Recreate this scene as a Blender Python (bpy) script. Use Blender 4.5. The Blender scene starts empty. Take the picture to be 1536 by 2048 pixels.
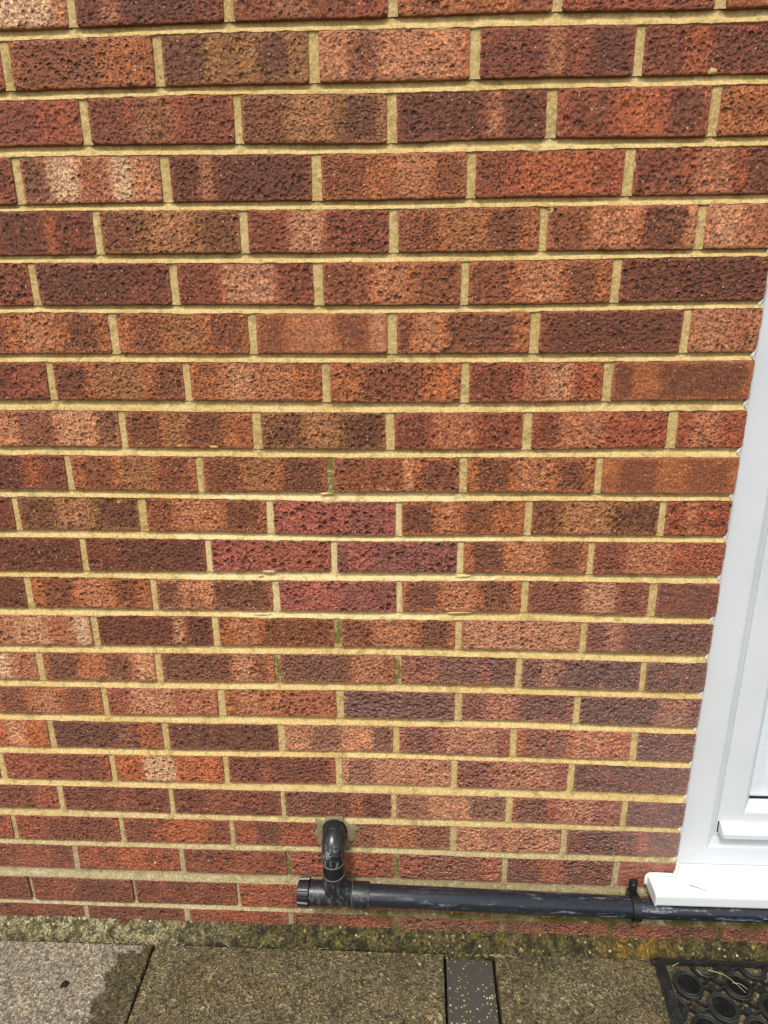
import bpy, bmesh, math, random
from mathutils import Vector, Matrix, noise
rnd = random.Random(7)
SC = bpy.context.scene
COL = SC.collection
# ------------------------------------------------------------------ camera, sky, sun, exposure
G = 1.695                      # wall datum (mm/1000) -> height above the paving
cam_d = bpy.data.cameras.new('camera'); cam = bpy.data.objects.new('camera', cam_d); COL.objects.link(cam)
M = ((0.999101637287368, -0.04221125969380223, -0.0037587131791623866),
     (0.041596860334295466, 0.9598602632683871, 0.27737695688119385),
     (-0.008100591338287493, -0.27728412243293865, 0.9607538164725474))
mw = Matrix.Identity(4)
for r in range(3):
    mw[r][0] = M[r][0]; mw[r][1] = M[r][2]; mw[r][2] = -M[r][1]
mw[0][3], mw[1][3], mw[2][3] = 0.02511, -1.00055, G - 0.45384
cam.matrix_world = mw
cam_d.sensor_fit = 'VERTICAL'; cam_d.sensor_height = 36.0; cam_d.sensor_width = 27.0
cam_d.lens = 36.0 * 1219.44 / 2048.0
cam_d.clip_start = 0.02; cam_d.clip_end = 3000
SC.camera = cam

SUN_EL, SUN_AZ = math.radians(56), math.radians(-158)   # azimuth measured from +Y (into the wall)
W = bpy.data.worlds.new('World'); SC.world = W; W.use_nodes = True
wt = W.node_tree; wt.nodes.clear()
sky = wt.nodes.new('ShaderNodeTexSky'); sky.sky_type = 'NISHITA'; sky.sun_disc = False
sky.sun_elevation = SUN_EL; sky.sun_rotation = SUN_AZ; sky.dust_density = 3.0; sky.air_density = 1.2
hs = wt.nodes.new('ShaderNodeHueSaturation'); hs.inputs['Saturation'].default_value = 0.22
bg = wt.nodes.new('ShaderNodeBackground'); bg.inputs['Strength'].default_value = 0.115
wo = wt.nodes.new('ShaderNodeOutputWorld')
wt.links.new(sky.outputs[0], hs.inputs['Color']); wt.links.new(hs.outputs[0], bg.inputs[0]); wt.links.new(bg.outputs[0], wo.inputs[0])
sd = bpy.data.lights.new('sun', 'SUN'); sd.energy = 1.7; sd.angle = math.radians(14); sd.color = (1.0, 0.95, 0.86)
so = bpy.data.objects.new('sun', sd); COL.objects.link(so)
sdir = Vector((math.sin(SUN_AZ) * math.cos(SUN_EL), math.cos(SUN_AZ) * math.cos(SUN_EL), math.sin(SUN_EL)))
so.rotation_euler = sdir.to_track_quat('Z', 'Y').to_euler(); so.location = (0, -3, 4)
SC.view_settings.view_transform = 'Standard'; SC.view_settings.look = 'None'
SC.view_settings.gamma = 1; SC.view_settings.use_curve_mapping = False
SC.view_settings.exposure = 0.68

# ------------------------------------------------------------------ helpers
def tag(o, label=None, cat=None, group=None, kind=None):
    if label: o['label'] = label
    if cat: o['category'] = cat
    if group: o['group'] = group
    if kind: o['kind'] = kind
    return o
def empty(name, loc=(0, 0, 0)):
    o = bpy.data.objects.new(name, None); o.empty_display_size = 0.05; o.location = loc; COL.objects.link(o); return o
def link_mesh(name, verts, faces, mat, parent=None, smooth=False, loc=None):
    """verts in world coordinates; loc = origin"""
    if loc is None: loc = (0, 0, 0)
    me = bpy.data.meshes.new(name)
    me.from_pydata([(v[0]-loc[0], v[1]-loc[1], v[2]-loc[2]) for v in verts], [], faces); me.update()
    if smooth: me.polygons.foreach_set('use_smooth', [True]*len(me.polygons))
    if mat: me.materials.append(mat)
    o = bpy.data.objects.new(name, me); COL.objects.link(o); o.location = loc
    if parent:
        o.parent = parent; o.location = Vector(loc) - Vector(parent.location) if parent.parent is None else Vector(loc) - world_loc(parent)
    return o
def world_loc(o):
    v = Vector(o.location)
    while o.parent: o = o.parent; v += Vector(o.location)
    return v
class MB:
    def __init__(s): s.v = []; s.f = []
    def add(s, vs, fs):
        n = len(s.v); s.v += [tuple(v) for v in vs]; s.f += [tuple(i+n for i in f) for f in fs]
    def box(s, x0, x1, y0, y1, z0, z1, bev=0.0):
        bm = bmesh.new(); bmesh.ops.create_cube(bm, size=1)
        for v in bm.verts:
            v.co = Vector(((x0+x1)/2 + v.co.x*(x1-x0), (y0+y1)/2 + v.co.y*(y1-y0), (z0+z1)/2 + v.co.z*(z1-z0)))
        if bev > 0: bmesh.ops.bevel(bm, geom=bm.edges[:], offset=bev, segments=2, affect='EDGES', profile=0.5)
        bm.verts.ensure_lookup_table(); bm.verts.index_update()
        s.add([v.co[:] for v in bm.verts], [[v.index for v in f.verts] for f in bm.faces]); bm.free()
    def tube(s, pts, rad, n=28, cap=True, up=Vector((1, 0, 0))):
        """tube round a polyline; rad number or list"""
        pts = [Vector(p) for p in pts]; m = len(pts)
        rad = rad if isinstance(rad, (list, tuple)) else [rad]*m
        vs = []; prev = None
        for i, p in enumerate(pts):
            t = (pts[min(i+1, m-1)] - pts[max(i-1, 0)])
            if t.length < 1e-9: t = prev_t
            t = t.normalized(); prev_t = t
            if prev is None:
                a = up if abs(t.dot(up)) < 0.9 else Vector((0, 0, 1))
                a = (a - t*a.dot(t)).normalized()
            else: a = (prev - t*prev.dot(t)).normalized()
            prev = a; b = t.cross(a)
            for k in range(n):
                th = 2*math.pi*k/n; vs.append(p + (a*math.cos(th) + b*math.sin(th))*rad[i])
        fs = []
        for i in range(m-1):
            for k in range(n):
                k2 = (k+1) % n; fs.append((i*n+k, i*n+k2, (i+1)*n+k2, (i+1)*n+k))
        if cap: fs.append(tuple(range(n-1, -1, -1))); fs.append(tuple((m-1)*n+k for k in range(n)))
        s.add(vs, fs)
    def extrude_profile(s, prof, a, b, axis='x', close=True):
        """prof: list of (y,z) for axis x or (x,y) for axis z; from a to b (each may be a list for mitres)"""
        n = len(prof); aa = a if isinstance(a, list) else [a]*n; bb = b if isinstance(b, list) else [b]*n
        if axis == 'x': vs = [(aa[i], p[0], p[1]) for i, p in enumerate(prof)] + [(bb[i], p[0], p[1]) for i, p in enumerate(prof)]
        else: vs = [(p[0], p[1], aa[i]) for i, p in enumerate(prof)] + [(p[0], p[1], bb[i]) for i, p in enumerate(prof)]
        fs = [(i, (i+1) % n, n+(i+1) % n, n+i) for i in range(n if close else n-1)]
        if close: fs += [tuple(range(n-1, -1, -1)), tuple(range(n, 2*n))]
        s.add(vs, fs)
    def build(s, name, mat, parent=None, smooth=False, loc=None, recalc=True):
        if loc is None:
            xs = [v[0] for v in s.v]; ys = [v[1] for v in s.v]; zs = [v[2] for v in s.v]
            loc = ((min(xs)+max(xs))/2, (min(ys)+max(ys))/2, min(zs))
        o = link_mesh(name, s.v, s.f, mat, parent, smooth, loc)
        if recalc:
            bm = bmesh.new(); bm.from_mesh(o.data); bmesh.ops.recalc_face_normals(bm, faces=bm.faces[:]); bm.to_mesh(o.data); bm.free()
        if smooth: o.data.polygons.foreach_set('use_smooth', [True]*len(o.data.polygons)); set_sharp(o.data)
        return o
def set_sharp(me, ang=0.7):
    bm = bmesh.new(); bm.from_mesh(me)
    for e in bm.edges:
        if len(e.link_faces) == 2 and e.calc_face_angle(0) > ang: e.smooth = False
    bm.to_mesh(me); bm.free()
def nz(x, y, z=0.0): return noise.noise(Vector((x, y, z)))
def s2l(c): c /= 255.0; return c/12.92 if c <= 0.04045 else ((c+0.055)/1.055)**2.4
def K(r, g, b, k=0.8): return (s2l(r)*k, s2l(g)*k, s2l(b)*k)

# ------------------------------------------------------------------ node shorthand
class NT:
    def __init__(s, name):
        s.m = bpy.data.materials.new(name); s.m.use_nodes = True; s.t = s.m.node_tree; s.t.nodes.clear()
        s.out = s.t.nodes.new('ShaderNodeOutputMaterial'); s.p = s.t.nodes.new('ShaderNodeBsdfPrincipled')
        s.t.links.new(s.p.outputs[0], s.out.inputs[0]); s.tc = s.t.nodes.new('ShaderNodeTexCoord')
    def L(s, a, b): s.t.links.new(a, b)
    def put(s, sock, v):
        if v is None: return
        if isinstance(v, bpy.types.NodeSocket): s.L(v, sock)
        else:
            if sock.type == 'RGBA' and len(v) == 3: v = (*v, 1)
            sock.default_value = v
    def math(s, op, a, b=None, c=None, clamp=False):
        n = s.t.nodes.new('ShaderNodeMath'); n.operation = op; n.use_clamp = clamp
        s.put(n.inputs[0], a); s.put(n.inputs[1], b)
        if c is not None: s.put(n.inputs[2], c)
        return n.outputs[0]
    def vm(s, op, a, b=None, scale=None):
        n = s.t.nodes.new('ShaderNodeVectorMath'); n.operation = op; s.put(n.inputs[0], a); s.put(n.inputs[1], b)
        if scale is not None: s.put(n.inputs['Scale'], scale)
        return n.outputs['Value'] if op in ('LENGTH', 'DISTANCE', 'DOT_PRODUCT') else n.outputs[0]
    def step(s, x, a, b, lo=0.0, hi=1.0):
        n = s.t.nodes.new('ShaderNodeMapRange'); n.interpolation_type = 'SMOOTHSTEP'
        s.put(n.inputs[0], x); s.put(n.inputs[1], a); s.put(n.inputs[2], b); s.put(n.inputs[3], lo); s.put(n.inputs[4], hi)
        return n.outputs[0]
    def noise(s, vec, scale, detail=3, rough=0.6, dist=0.0, col=False):
        n = s.t.nodes.new('ShaderNodeTexNoise'); s.put(n.inputs['Vector'], vec); n.inputs['Scale'].default_value = scale
        n.inputs['Detail'].default_value = detail; n.inputs['Roughness'].default_value = rough; n.inputs['Distortion'].default_value = dist
        return n.outputs['Color'] if col else n.outputs['Fac']
    def vor(s, vec, scale, feature='F1', rand=1.0):
        n = s.t.nodes.new('ShaderNodeTexVoronoi'); n.feature = feature; s.put(n.inputs['Vector'], vec)
        n.inputs['Scale'].default_value = scale; n.inputs['Randomness'].default_value = rand
        return n.outputs['Distance'], n.outputs.get('Color')
    def mix(s, f, a, b, blend='MIX'):
        n = s.t.nodes.new('ShaderNodeMix'); n.data_type = 'RGBA'; n.blend_type = blend
        s.put(n.inputs[0], f); s.put(n.inputs[6], a); s.put(n.inputs[7], b); return n.outputs[2]
    def sep(s, v):
        n = s.t.nodes.new('ShaderNodeSeparateXYZ'); s.put(n.inputs[0], v); return n.outputs
    def comb(s, x, y, z):
        n = s.t.nodes.new('ShaderNodeCombineXYZ'); s.put(n.inputs[0], x); s.put(n.inputs[1], y); s.put(n.inputs[2], z); return n.outputs[0]
    def attr(s, name):
        n = s.t.nodes.new('ShaderNodeAttribute'); n.attribute_type = 'OBJECT'; n.attribute_name = name; return n
    def bump(s, h, dist, strength=1.0, prev=None):
        n = s.t.nodes.new('ShaderNodeBump'); s.put(n.inputs['Height'], h); n.inputs['Distance'].default_value = dist
        s.put(n.inputs['Strength'], strength)
        if prev is not None: s.L(prev, n.inputs['Normal'])
        return n.outputs[0]
    def geo(s):
        n = s.t.nodes.new('ShaderNodeNewGeometry'); return n.outputs['Position']
    def end(s, col=None, rough=None, normal=None, spec=None):
        s.put(s.p.inputs['Base Color'], col); s.put(s.p.inputs['Roughness'], rough); s.put(s.p.inputs['Normal'], normal)
        s.put(s.p.inputs['Specular IOR Level'], spec); return s.m

# ------------------------------------------------------------------ materials
def mat_brick():
    n = NT('fired_clay')
    obj = n.tc.outputs['Object']; seed = n.attr('seed').outputs['Vector']
    P = n.vm('ADD', obj, seed)
    xyz = n.sep(obj); x, z = xyz[0], xyz[2]
    pv = n.sep(n.attr('pv').outputs['Vector'])           # pit depth, painted pit shade, gloss
    col = n.attr('base').outputs['Color']
    n1 = n.math('SUBTRACT', n.noise(P, 45, 3), 0.5); n2 = n.math('SUBTRACT', n.noise(P, 260, 4, 0.8), 0.5)
    n3 = n.noise(P, 120, 3, 0.7)
    # broad tone drift in the clay
    col = n.mix(n.step(n.noise(n.vm('MULTIPLY', P, (1, 1, 1.6)), 26, 4), 0.35, 0.7), n.mix(1.0, col, (0.82, 0.80, 0.80), 'MULTIPLY'), n.mix(1.0, col, (1.2, 1.18, 1.12), 'MULTIPLY'))
    for i in '1234':
        g = n.sep(n.attr('g'+i).outputs['Vector']); c = n.attr('c'+i).outputs['Color']
        xd = n.math('SUBTRACT', n.math('ABSOLUTE', n.math('SUBTRACT', n.math('MULTIPLY_ADD', n1, 0.024, x), g[0])), g[1])
        zd = n.math('SUBTRACT', n.math('ABSOLUTE', n.math('MULTIPLY_ADD', n1, 0.014, z)), g[2])
        d = n.math('SMOOTH_MAX', xd, zd, 0.008)
        d = n.math('MULTIPLY_ADD', n2, 0.028, d)
        m = n.step(d, -0.009, 0.007, 1.0, 0.0)
        m = n.math('MULTIPLY', m, n.step(n3, 0.28, 0.55, 0.45, 1.0))
        col = n.mix(m, col, c)
    # sandy grain, pale salts and black specks
    fine = n.noise(P, 260, 5, 0.88)
    col = n.mix(n.step(fine, 0.5, 0.6, 0.0, 0.75), col, n.mix(1.0, col, (2.1, 2.1, 2.0), 'MULTIPLY'))
    col = n.mix(n.step(fine, 0.5, 0.4, 0.0, 0.8), col, n.mix(1.0, col, (0.4, 0.35, 0.32), 'MULTIPLY'))
    sd_, sc_ = n.vor(P, 200)
    col = n.mix(n.math('MULTIPLY', n.step(sd_, 0.26, 0.14), n.step(n.sep(sc_)[0], 0.86, 0.9)), col, (0.5, 0.43, 0.32))
    # pits
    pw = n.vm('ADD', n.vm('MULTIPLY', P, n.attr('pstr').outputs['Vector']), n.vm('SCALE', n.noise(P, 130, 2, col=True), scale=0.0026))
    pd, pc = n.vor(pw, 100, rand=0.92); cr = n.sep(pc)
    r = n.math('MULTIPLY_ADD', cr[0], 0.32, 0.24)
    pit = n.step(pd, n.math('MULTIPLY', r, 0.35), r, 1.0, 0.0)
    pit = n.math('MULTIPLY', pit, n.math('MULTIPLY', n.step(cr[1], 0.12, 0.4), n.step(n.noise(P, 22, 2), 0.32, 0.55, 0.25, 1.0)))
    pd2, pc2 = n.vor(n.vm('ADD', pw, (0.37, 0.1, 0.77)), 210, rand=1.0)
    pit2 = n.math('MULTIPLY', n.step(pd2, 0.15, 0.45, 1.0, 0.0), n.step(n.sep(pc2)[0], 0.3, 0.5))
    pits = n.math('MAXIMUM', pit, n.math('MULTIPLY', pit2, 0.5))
    # close-set shallow dimples over the whole face the ridges between them painted paler as if lit
    dd, dc = n.vor(n.vm('ADD', n.vm('MULTIPLY', pw, (1.0, 1.0, 1.0)), (0.61, 0.2, 0.33)), 150, rand=0.85)
    dent = n.step(dd, 0.52, 0.12)
    lit_ridge = n.math('MULTIPLY', n.step(dd, 0.42, 0.62), n.step(n3, 0.36, 0.56))
    smooth_face = n.step(pv[0], 0.1, 0.6)
    col = n.mix(n.math('MULTIPLY', n.math('MULTIPLY', lit_ridge, 0.5), smooth_face), col, n.mix(1.0, col, (1.7, 1.68, 1.62), 'MULTIPLY'))
    col = n.mix(n.math('MULTIPLY', pits, pv[1]), col, n.mix(1.0, col, (0.42, 0.36, 0.36), 'MULTIPLY'))  # shade in the pit hollows painted by darkening the clay colour
    rim = n.math('MULTIPLY', n.step(pd, r, n.math('ADD', r, 0.14), 1.0, 0.0), n.step(pd, n.math('MULTIPLY', r, 0.75), r))
    col = n.mix(n.math('MULTIPLY', n.math('MULTIPLY', rim, n.step(n3, 0.42, 0.62)), 0.5), col, n.mix(1.0, col, (1.7, 1.6, 1.5), 'MULTIPLY'))  # pit rims lightened in the colour as if catching light
    # pale dusty arrises
    ed = n.attr('half').outputs['Vector']; eh = n.sep(ed)
    ex = n.math('SUBTRACT', n.math('ABSOLUTE', x), eh[0]); ez_ = n.math('SUBTRACT', n.math('ABSOLUTE', z), eh[1])
    e = n.math('MULTIPLY_ADD', n2, 0.010, n.math('MAXIMUM', ex, ez_))
    col = n.mix(n.step(e, -0.0055, -0.001, 0.0, 0.7), col, n.mix(0.55, n.attr('base').outputs['Color'], K(205, 130, 95)))
    # green algae / damp near the ground
    gp = n.sep(n.geo())
    damp = n.math('MULTIPLY', n.step(gp[2], 0.125, 0.03), n.step(n.noise(n.geo(), 14, 4), 0.3, 0.62))
    col = n.mix(n.math('MULTIPLY', damp, n.step(gp[0], -0.45, 0.1, 0.25, 0.6)), col, (0.075, 0.045, 0.014))
    h = n.math('MULTIPLY', n.math('MULTIPLY', pits, -1.0), pv[0])
    h = n.math('ADD', h, n.math('MULTIPLY', n.noise(P, 130, 5, 0.75), 0.8))
    h = n.math('SUBTRACT', h, n.math('MULTIPLY', n.math('MULTIPLY', dent, 0.42), smooth_face))
    h = n.math('ADD', h, n.math('MULTIPLY', n.noise(n.vm('MULTIPLY', P, (0.6, 1, 1.3)), 75, 3, 0.6), 0.75))
    nor = n.bump(h, 0.0042, 1.0)
    nor = n.bump(fine, 0.0009, 0.9, nor)
    rough = n.math('SUBTRACT', n.math('MULTIPLY_ADD', n2, 0.3, 0.82), n.math('MULTIPLY', pv[2], 0.52))
    n.p.inputs['Coat IOR'].default_value = 1.8
    n.put(n.p.inputs['Coat Weight'], n.math('MULTIPLY', n.step(pv[2], 0.15, 0.9), n.step(n3, 0.3, 0.6, 0.4, 1.0)))
    n.p.inputs['Coat Roughness'].default_value = 0.23; n.L(n.bump(h, 0.0075, 1.0), n.p.inputs['Coat Normal'])
    return n.end(col, rough, nor, n.math('MULTIPLY_ADD', pv[2], 0.4, 0.4))
def mat_mortar():
    n = NT('sand_mortar'); P = n.geo(); g = n.sep(P)
    buff = n.mix(n.step(n.noise(P, 9, 4), 0.35, 0.65), K(228, 198, 134), K(214, 180, 112))
    grey = n.mix(n.noise(P, 40, 4), K(194, 178, 138), K(160, 144, 106))
    # lower courses are greyer and damper, the repaired patch is smooth and yellow
    low = n.math('ADD', n.step(g[2], 0.42, 0.15), 0.0)
    col = n.mix(low, buff, grey)
    dx = n.math('DIVIDE', n.math('ADD', g[0], 0.10), 0.30); dz = n.math('DIVIDE', n.math('SUBTRACT', g[2], G-0.82), 0.155)
    pr = n.math('ADD', n.math('ADD', n.math('MULTIPLY', dx, dx), n.math('MULTIPLY', dz, dz)), n.math('MULTIPLY', n.noise(P, 30, 2), 0.3))
    patch = n.step(pr, 1.15, 1.05)
    col = n.mix(patch, col, K(228, 204, 146))
    fine = n.noise(P, 230, 5, 0.85)
    col = n.mix(n.step(fine, 0.5, 0.6, 0, 0.55), col, K(245, 228, 176))
    col = n.mix(n.step(fine, 0.49, 0.39, 0, 0.45), col, K(150, 122, 70))
    # dirt streaks and black specks
    col = n.mix(n.math('MULTIPLY', n.step(n.noise(P, 42, 5, 0.75), 0.52, 0.62), 0.42), col, K(128, 106, 62))
    v, c = n.vor(P, 60); col = n.mix(n.math('MULTIPLY', n.step(v, 0.09, 0.04), n.step(n.sep(c)[0], 0.8, 0.82)), col, (0.03, 0.028, 0.02))
    # algae in a few joints
    def blob(x, z, rx, rz):
        a = n.math('DIVIDE', n.math('SUBTRACT', g[0], x), rx); b = n.math('DIVIDE', n.math('SUBTRACT', g[2], z), rz)
        return n.step(n.math('ADD', n.math('MULTIPLY', a, a), n.math('MULTIPLY', b, b)), 1.2, 0.5)
    al = blob(-0.109, G-0.68, 0.014, 0.034)
    for q in ((-0.222, G-1.50, .016, .036), (0.0, G-1.50, .016, .03), (-0.222, G-1.05, .014, .03), (0.0, G-1.05, .012, .03), (-0.105, G-0.97, .012, .03)):
        al = n.math('MAXIMUM', al, blob(*q))
    al = n.math('MULTIPLY', al, n.step(n.noise(P, 160, 3), 0.3, 0.5))
    damp = n.math('MULTIPLY', n.step(g[2], 0.17, 0.08), n.step(g[0], -0.35, 0.0))
    al = n.math('MAXIMUM', n.math('MULTIPLY', al, 0.8), n.math('MULTIPLY', damp, n.step(n.noise(P, 25, 4), 0.3, 0.6, 0.4, 0.95)))
    col = n.mix(al, col, K(92, 84, 22))
    # whitish cement lumps low down
    wl = n.math('MULTIPLY', n.step(g[2], 0.19, 0.14), n.math('MULTIPLY', n.step(g[2], 0.05, 0.07), n.step(n.noise(P, 70, 4), 0.58, 0.66)))
    col = n.mix(n.math('MULTIPLY', wl, 0.8), col, K(205, 200, 182))
    h = n.math('ADD', n.noise(P, 220, 5, 0.8), n.math('MULTIPLY', n.noise(P, 70, 3), 1.2))
    return n.end(col, 0.92, n.bump(h, 0.0024, n.math('MULTIPLY_ADD', patch, -0.5, 0.9)), 0.2)
def mat_haunch():
    n = NT('mossy_cement'); P = n.geo(); g = n.sep(P)
    side = n.math('ADD', g[0], n.math('MULTIPLY', n.noise(P, 8, 2), 0.3))
    base = n.mix(n.step(n.noise(P, 60, 5, 0.8), 0.42, 0.57), K(174, 164, 128), K(88, 82, 54))
    dark = n.mix(n.step(n.noise(P, 60, 5, 0.8), 0.43, 0.57), K(100, 90, 52), K(42, 37, 17))
    t = n.step(side, -0.55, -0.05)
    col = n.mix(t, base, dark)
    moss = n.step(n.noise(P, 38, 6, 0.75), 0.47, 0.62)
    col = n.mix(n.math('MULTIPLY', moss, 0.6), col, n.mix(n.step(n.noise(P, 110, 4, 0.8), 0.38, 0.6), K(60, 64, 20), K(124, 118, 56)))
    blk = n.step(n.noise(n.vm('ADD', P, (3, 1, 2)), 30, 5, 0.7), 0.52, 0.66)
    col = n.mix(n.math('MULTIPLY', blk, n.math('MULTIPLY_ADD', t, 0.5, 0.25)), col, K(38, 32, 14))
    och = n.math('MULTIPLY', n.step(n.math('ABSOLUTE', n.math('SUBTRACT', g[0], 0.50)), 0.11, 0.02), n.step(n.noise(P, 35, 4), 0.38, 0.55))
    col = n.mix(n.math('MULTIPLY', och, 0.55), col, K(150, 112, 34))
    ylw = n.math('MULTIPLY', n.step(n.noise(n.vm('ADD', P, (7, 0, 0)), 45, 3), 0.62, 0.7), 0.7)
    col = n.mix(ylw, col, K(190, 160, 95))
    v, c = n.vor(P, 110); st = n.math('MULTIPLY', n.step(v, 0.4, 0.26), n.step(n.sep(c)[1], 0.88, 0.92))
    col = n.mix(st, col, n.mix(n.sep(c)[2], K(215, 205, 178), K(170, 148, 110)))
    fine = n.noise(P, 200, 5, 0.85)
    col = n.mix(n.step(fine, 0.5, 0.41, 0, 0.85), col, n.mix(1.0, col, (0.3, 0.28, 0.25), 'MULTIPLY')); col = n.mix(n.step(fine, 0.51, 0.59, 0, 0.8), col, n.mix(1.0, col, (2.4, 2.3, 2.1), 'MULTIPLY'))
    h = n.math('ADD', n.noise(P, 120, 6, 0.8), n.math('MULTIPLY', st, 0.8))
    return n.end(col, n.math('MULTIPLY_ADD', t, -0.25, 0.9), n.bump(h, 0.007, 1.0), 0.4)
def mat_slab():
    n = NT('riven_concrete'); P = n.geo(); g = n.sep(P)
    flat = n.vm('MULTIPLY', P, (1, 1, 0))
    # dry-looking first slab with a wet stain running down its right side
    wn = n.math('MULTIPLY', n.math('SUBTRACT', n.noise(flat, 22, 3), 0.5), 0.09)
    xe = n.math('SUBTRACT', n.math('ADD', g[0], wn), n.math('MULTIPLY_ADD', g[1], -0.05, -0.592))
    wet = n.step(xe, -0.006, 0.007)
    wet = n.math('MULTIPLY', wet, n.math('MAXIMUM', n.step(n.math('ADD', g[1], wn), -0.048, -0.056), n.step(g[0], -0.545, -0.53)))
    hue = n.noise(flat, 11, 4)
    dry = n.mix(n.noise(flat, 120, 4, 0.7), K(168, 158, 140), K(134, 126, 108))
    dry = n.mix(n.step(n.noise(flat, 16, 3), 0.6, 0.75, 0, 0.5), dry, K(185, 172, 140))
    wc = n.mix(n.step(hue, 0.35, 0.65), K(124, 113, 84), K(102, 93, 66))
    wc = n.mix(n.step(n.noise(n.vm('ADD', flat, (4, 2, 0)), 7, 3), 0.5, 0.7, 0, 0.6), wc, K(120, 104, 70))
    wc = n.mix(n.step(n.noise(n.vm('ADD', flat, (9, 2, 0)), 14, 5), 0.58, 0.75, 0, 0.6), wc, K(58, 60, 26))
    wc = n.mix(n.step(g[0], -0.508, -0.525, 0, 0.85), wc, n.mix(1.0, wc, (0.55, 0.54, 0.5), 'MULTIPLY'))
    col = n.mix(wet, dry, wc)
    # worm-like riven ridges, their run turning from place to place
    warp = n.vm('ADD', flat, n.vm('SCALE', n.noise(flat, 9, 2, col=True), scale=0.10))
    warp = n.vm('ADD', warp, n.vm('SCALE', n.noise(flat, 45, 2, col=True), scale=0.012))
    w = n.noise(n.vm('MULTIPLY', warp, (1.35, 0.8, 1)), 62, 1.2, 0.5, 0.5)
    w2 = n.noise(n.vm('ADD', n.vm('MULTIPLY', warp, (0.9, 1.3, 1)), (5, 5, 0)), 85, 1.5, 0.55, 0.6)
    r1 = n.step(n.math('ABSOLUTE', n.math('SUBTRACT', w, 0.5)), 0.055, 0.0); r2 = n.step(n.math('ABSOLUTE', n.math('SUBTRACT', w2, 0.5)), 0.045, 0.0)
    ridge = n.math('MAXIMUM', r1, n.math('MULTIPLY', r2, 0.8))
    fine = n.noise(flat, 190, 4, 0.85)
    strong = n.step(n.noise(flat, 17, 4, 0.7), 0.3, 0.65, 0.35, 1.0)
    col = n.mix(n.step(n.noise(flat, 80, 4, 0.75), 0.52, 0.43, 0, 0.75), col, n.mix(1.0, col, (0.38, 0.36, 0.33), 'MULTIPLY'))
    col = n.mix(n.math('MULTIPLY', ridge, n.math('MULTIPLY', strong, n.math('MULTIPLY_ADD', wet, 0.45, 0.4))), col, n.mix(1.0, col, (2.6, 2.5, 2.3), 'MULTIPLY'))  # ridge highlights painted into the colour, stronger where wet
    col = n.mix(n.step(fine, 0.51, 0.59, 0, 0.8), col, n.mix(1.0, col, (2.5, 2.4, 2.2), 'MULTIPLY'))
    col = n.mix(n.step(fine, 0.49, 0.41, 0, 0.7), col, n.mix(1.0, col, (0.4, 0.4, 0.38), 'MULTIPLY'))
    v, c = n.vor(flat, 38); ring = n.math('MULTIPLY', n.math('MULTIPLY', n.step(v, 0.13, 0.11), n.step(v, 0.04, 0.06)), n.step(n.sep(c)[0], 0.82, 0.84))
    col = n.mix(n.math('MULTIPLY', ring, 0.8), col, K(225, 212, 170))
    h = n.math('ADD', n.math('MULTIPLY', ridge, n.math('MULTIPLY_ADD', wet, 0.5, 0.4)), n.math('MULTIPLY', n.noise(flat, 150, 5, 0.75), 1.0))
    h = n.math('ADD', h, n.math('MULTIPLY', n.noise(flat, 30, 3), 1.0))
    rough = n.math('MULTIPLY_ADD', wet, -0.52, 0.88)
    return n.end(col, rough, n.bump(h, 0.005, 1.0), 0.6)
def mat_paver():
    n = NT('dark_block'); P = n.geo(); flat = n.vm('MULTIPLY', P, (1, 1, 0))
    col = n.mix(n.noise(flat, 60, 4), K(78, 76, 68), K(62, 61, 54))
    fine = n.noise(flat, 1000, 3, 0.8); col = n.mix(n.step(fine, 0.5, 0.75, 0, 0.5), col, K(100, 98, 88))
    pw = n.vm('ADD', flat, n.vm('SCALE', n.noise(flat, 300, 2, col=True), scale=0.004))
    v, c = n.vor(pw, 190); cs = n.sep(c)
    cl = n.step(n.noise(n.vm('ADD', flat, (1.3, 5.1, 0)), 28, 2), 0.35, 0.6, 0.9, 0.5)
    m = n.math('MULTIPLY', n.step(v, n.math('MULTIPLY_ADD', cs[1], 0.22, 0.24), n.math('MULTIPLY_ADD', cs[1], 0.2, 0.14)), n.math('GREATER_THAN', cs[0], cl))
    chip = n.mix(n.step(n.noise(flat, 90, 1), 0.45, 0.6), K(205, 195, 160), K(186, 146, 62)); chip = n.mix(n.math('GREATER_THAN', cs[2], 0.88), chip, K(120, 55, 28))
    col = n.mix(m, col, chip)
    return n.end(col, 0.62, n.bump(n.math('ADD', m, n.math('MULTIPLY', fine, 0.6)), 0.0008, 0.8), 0.4)
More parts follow.
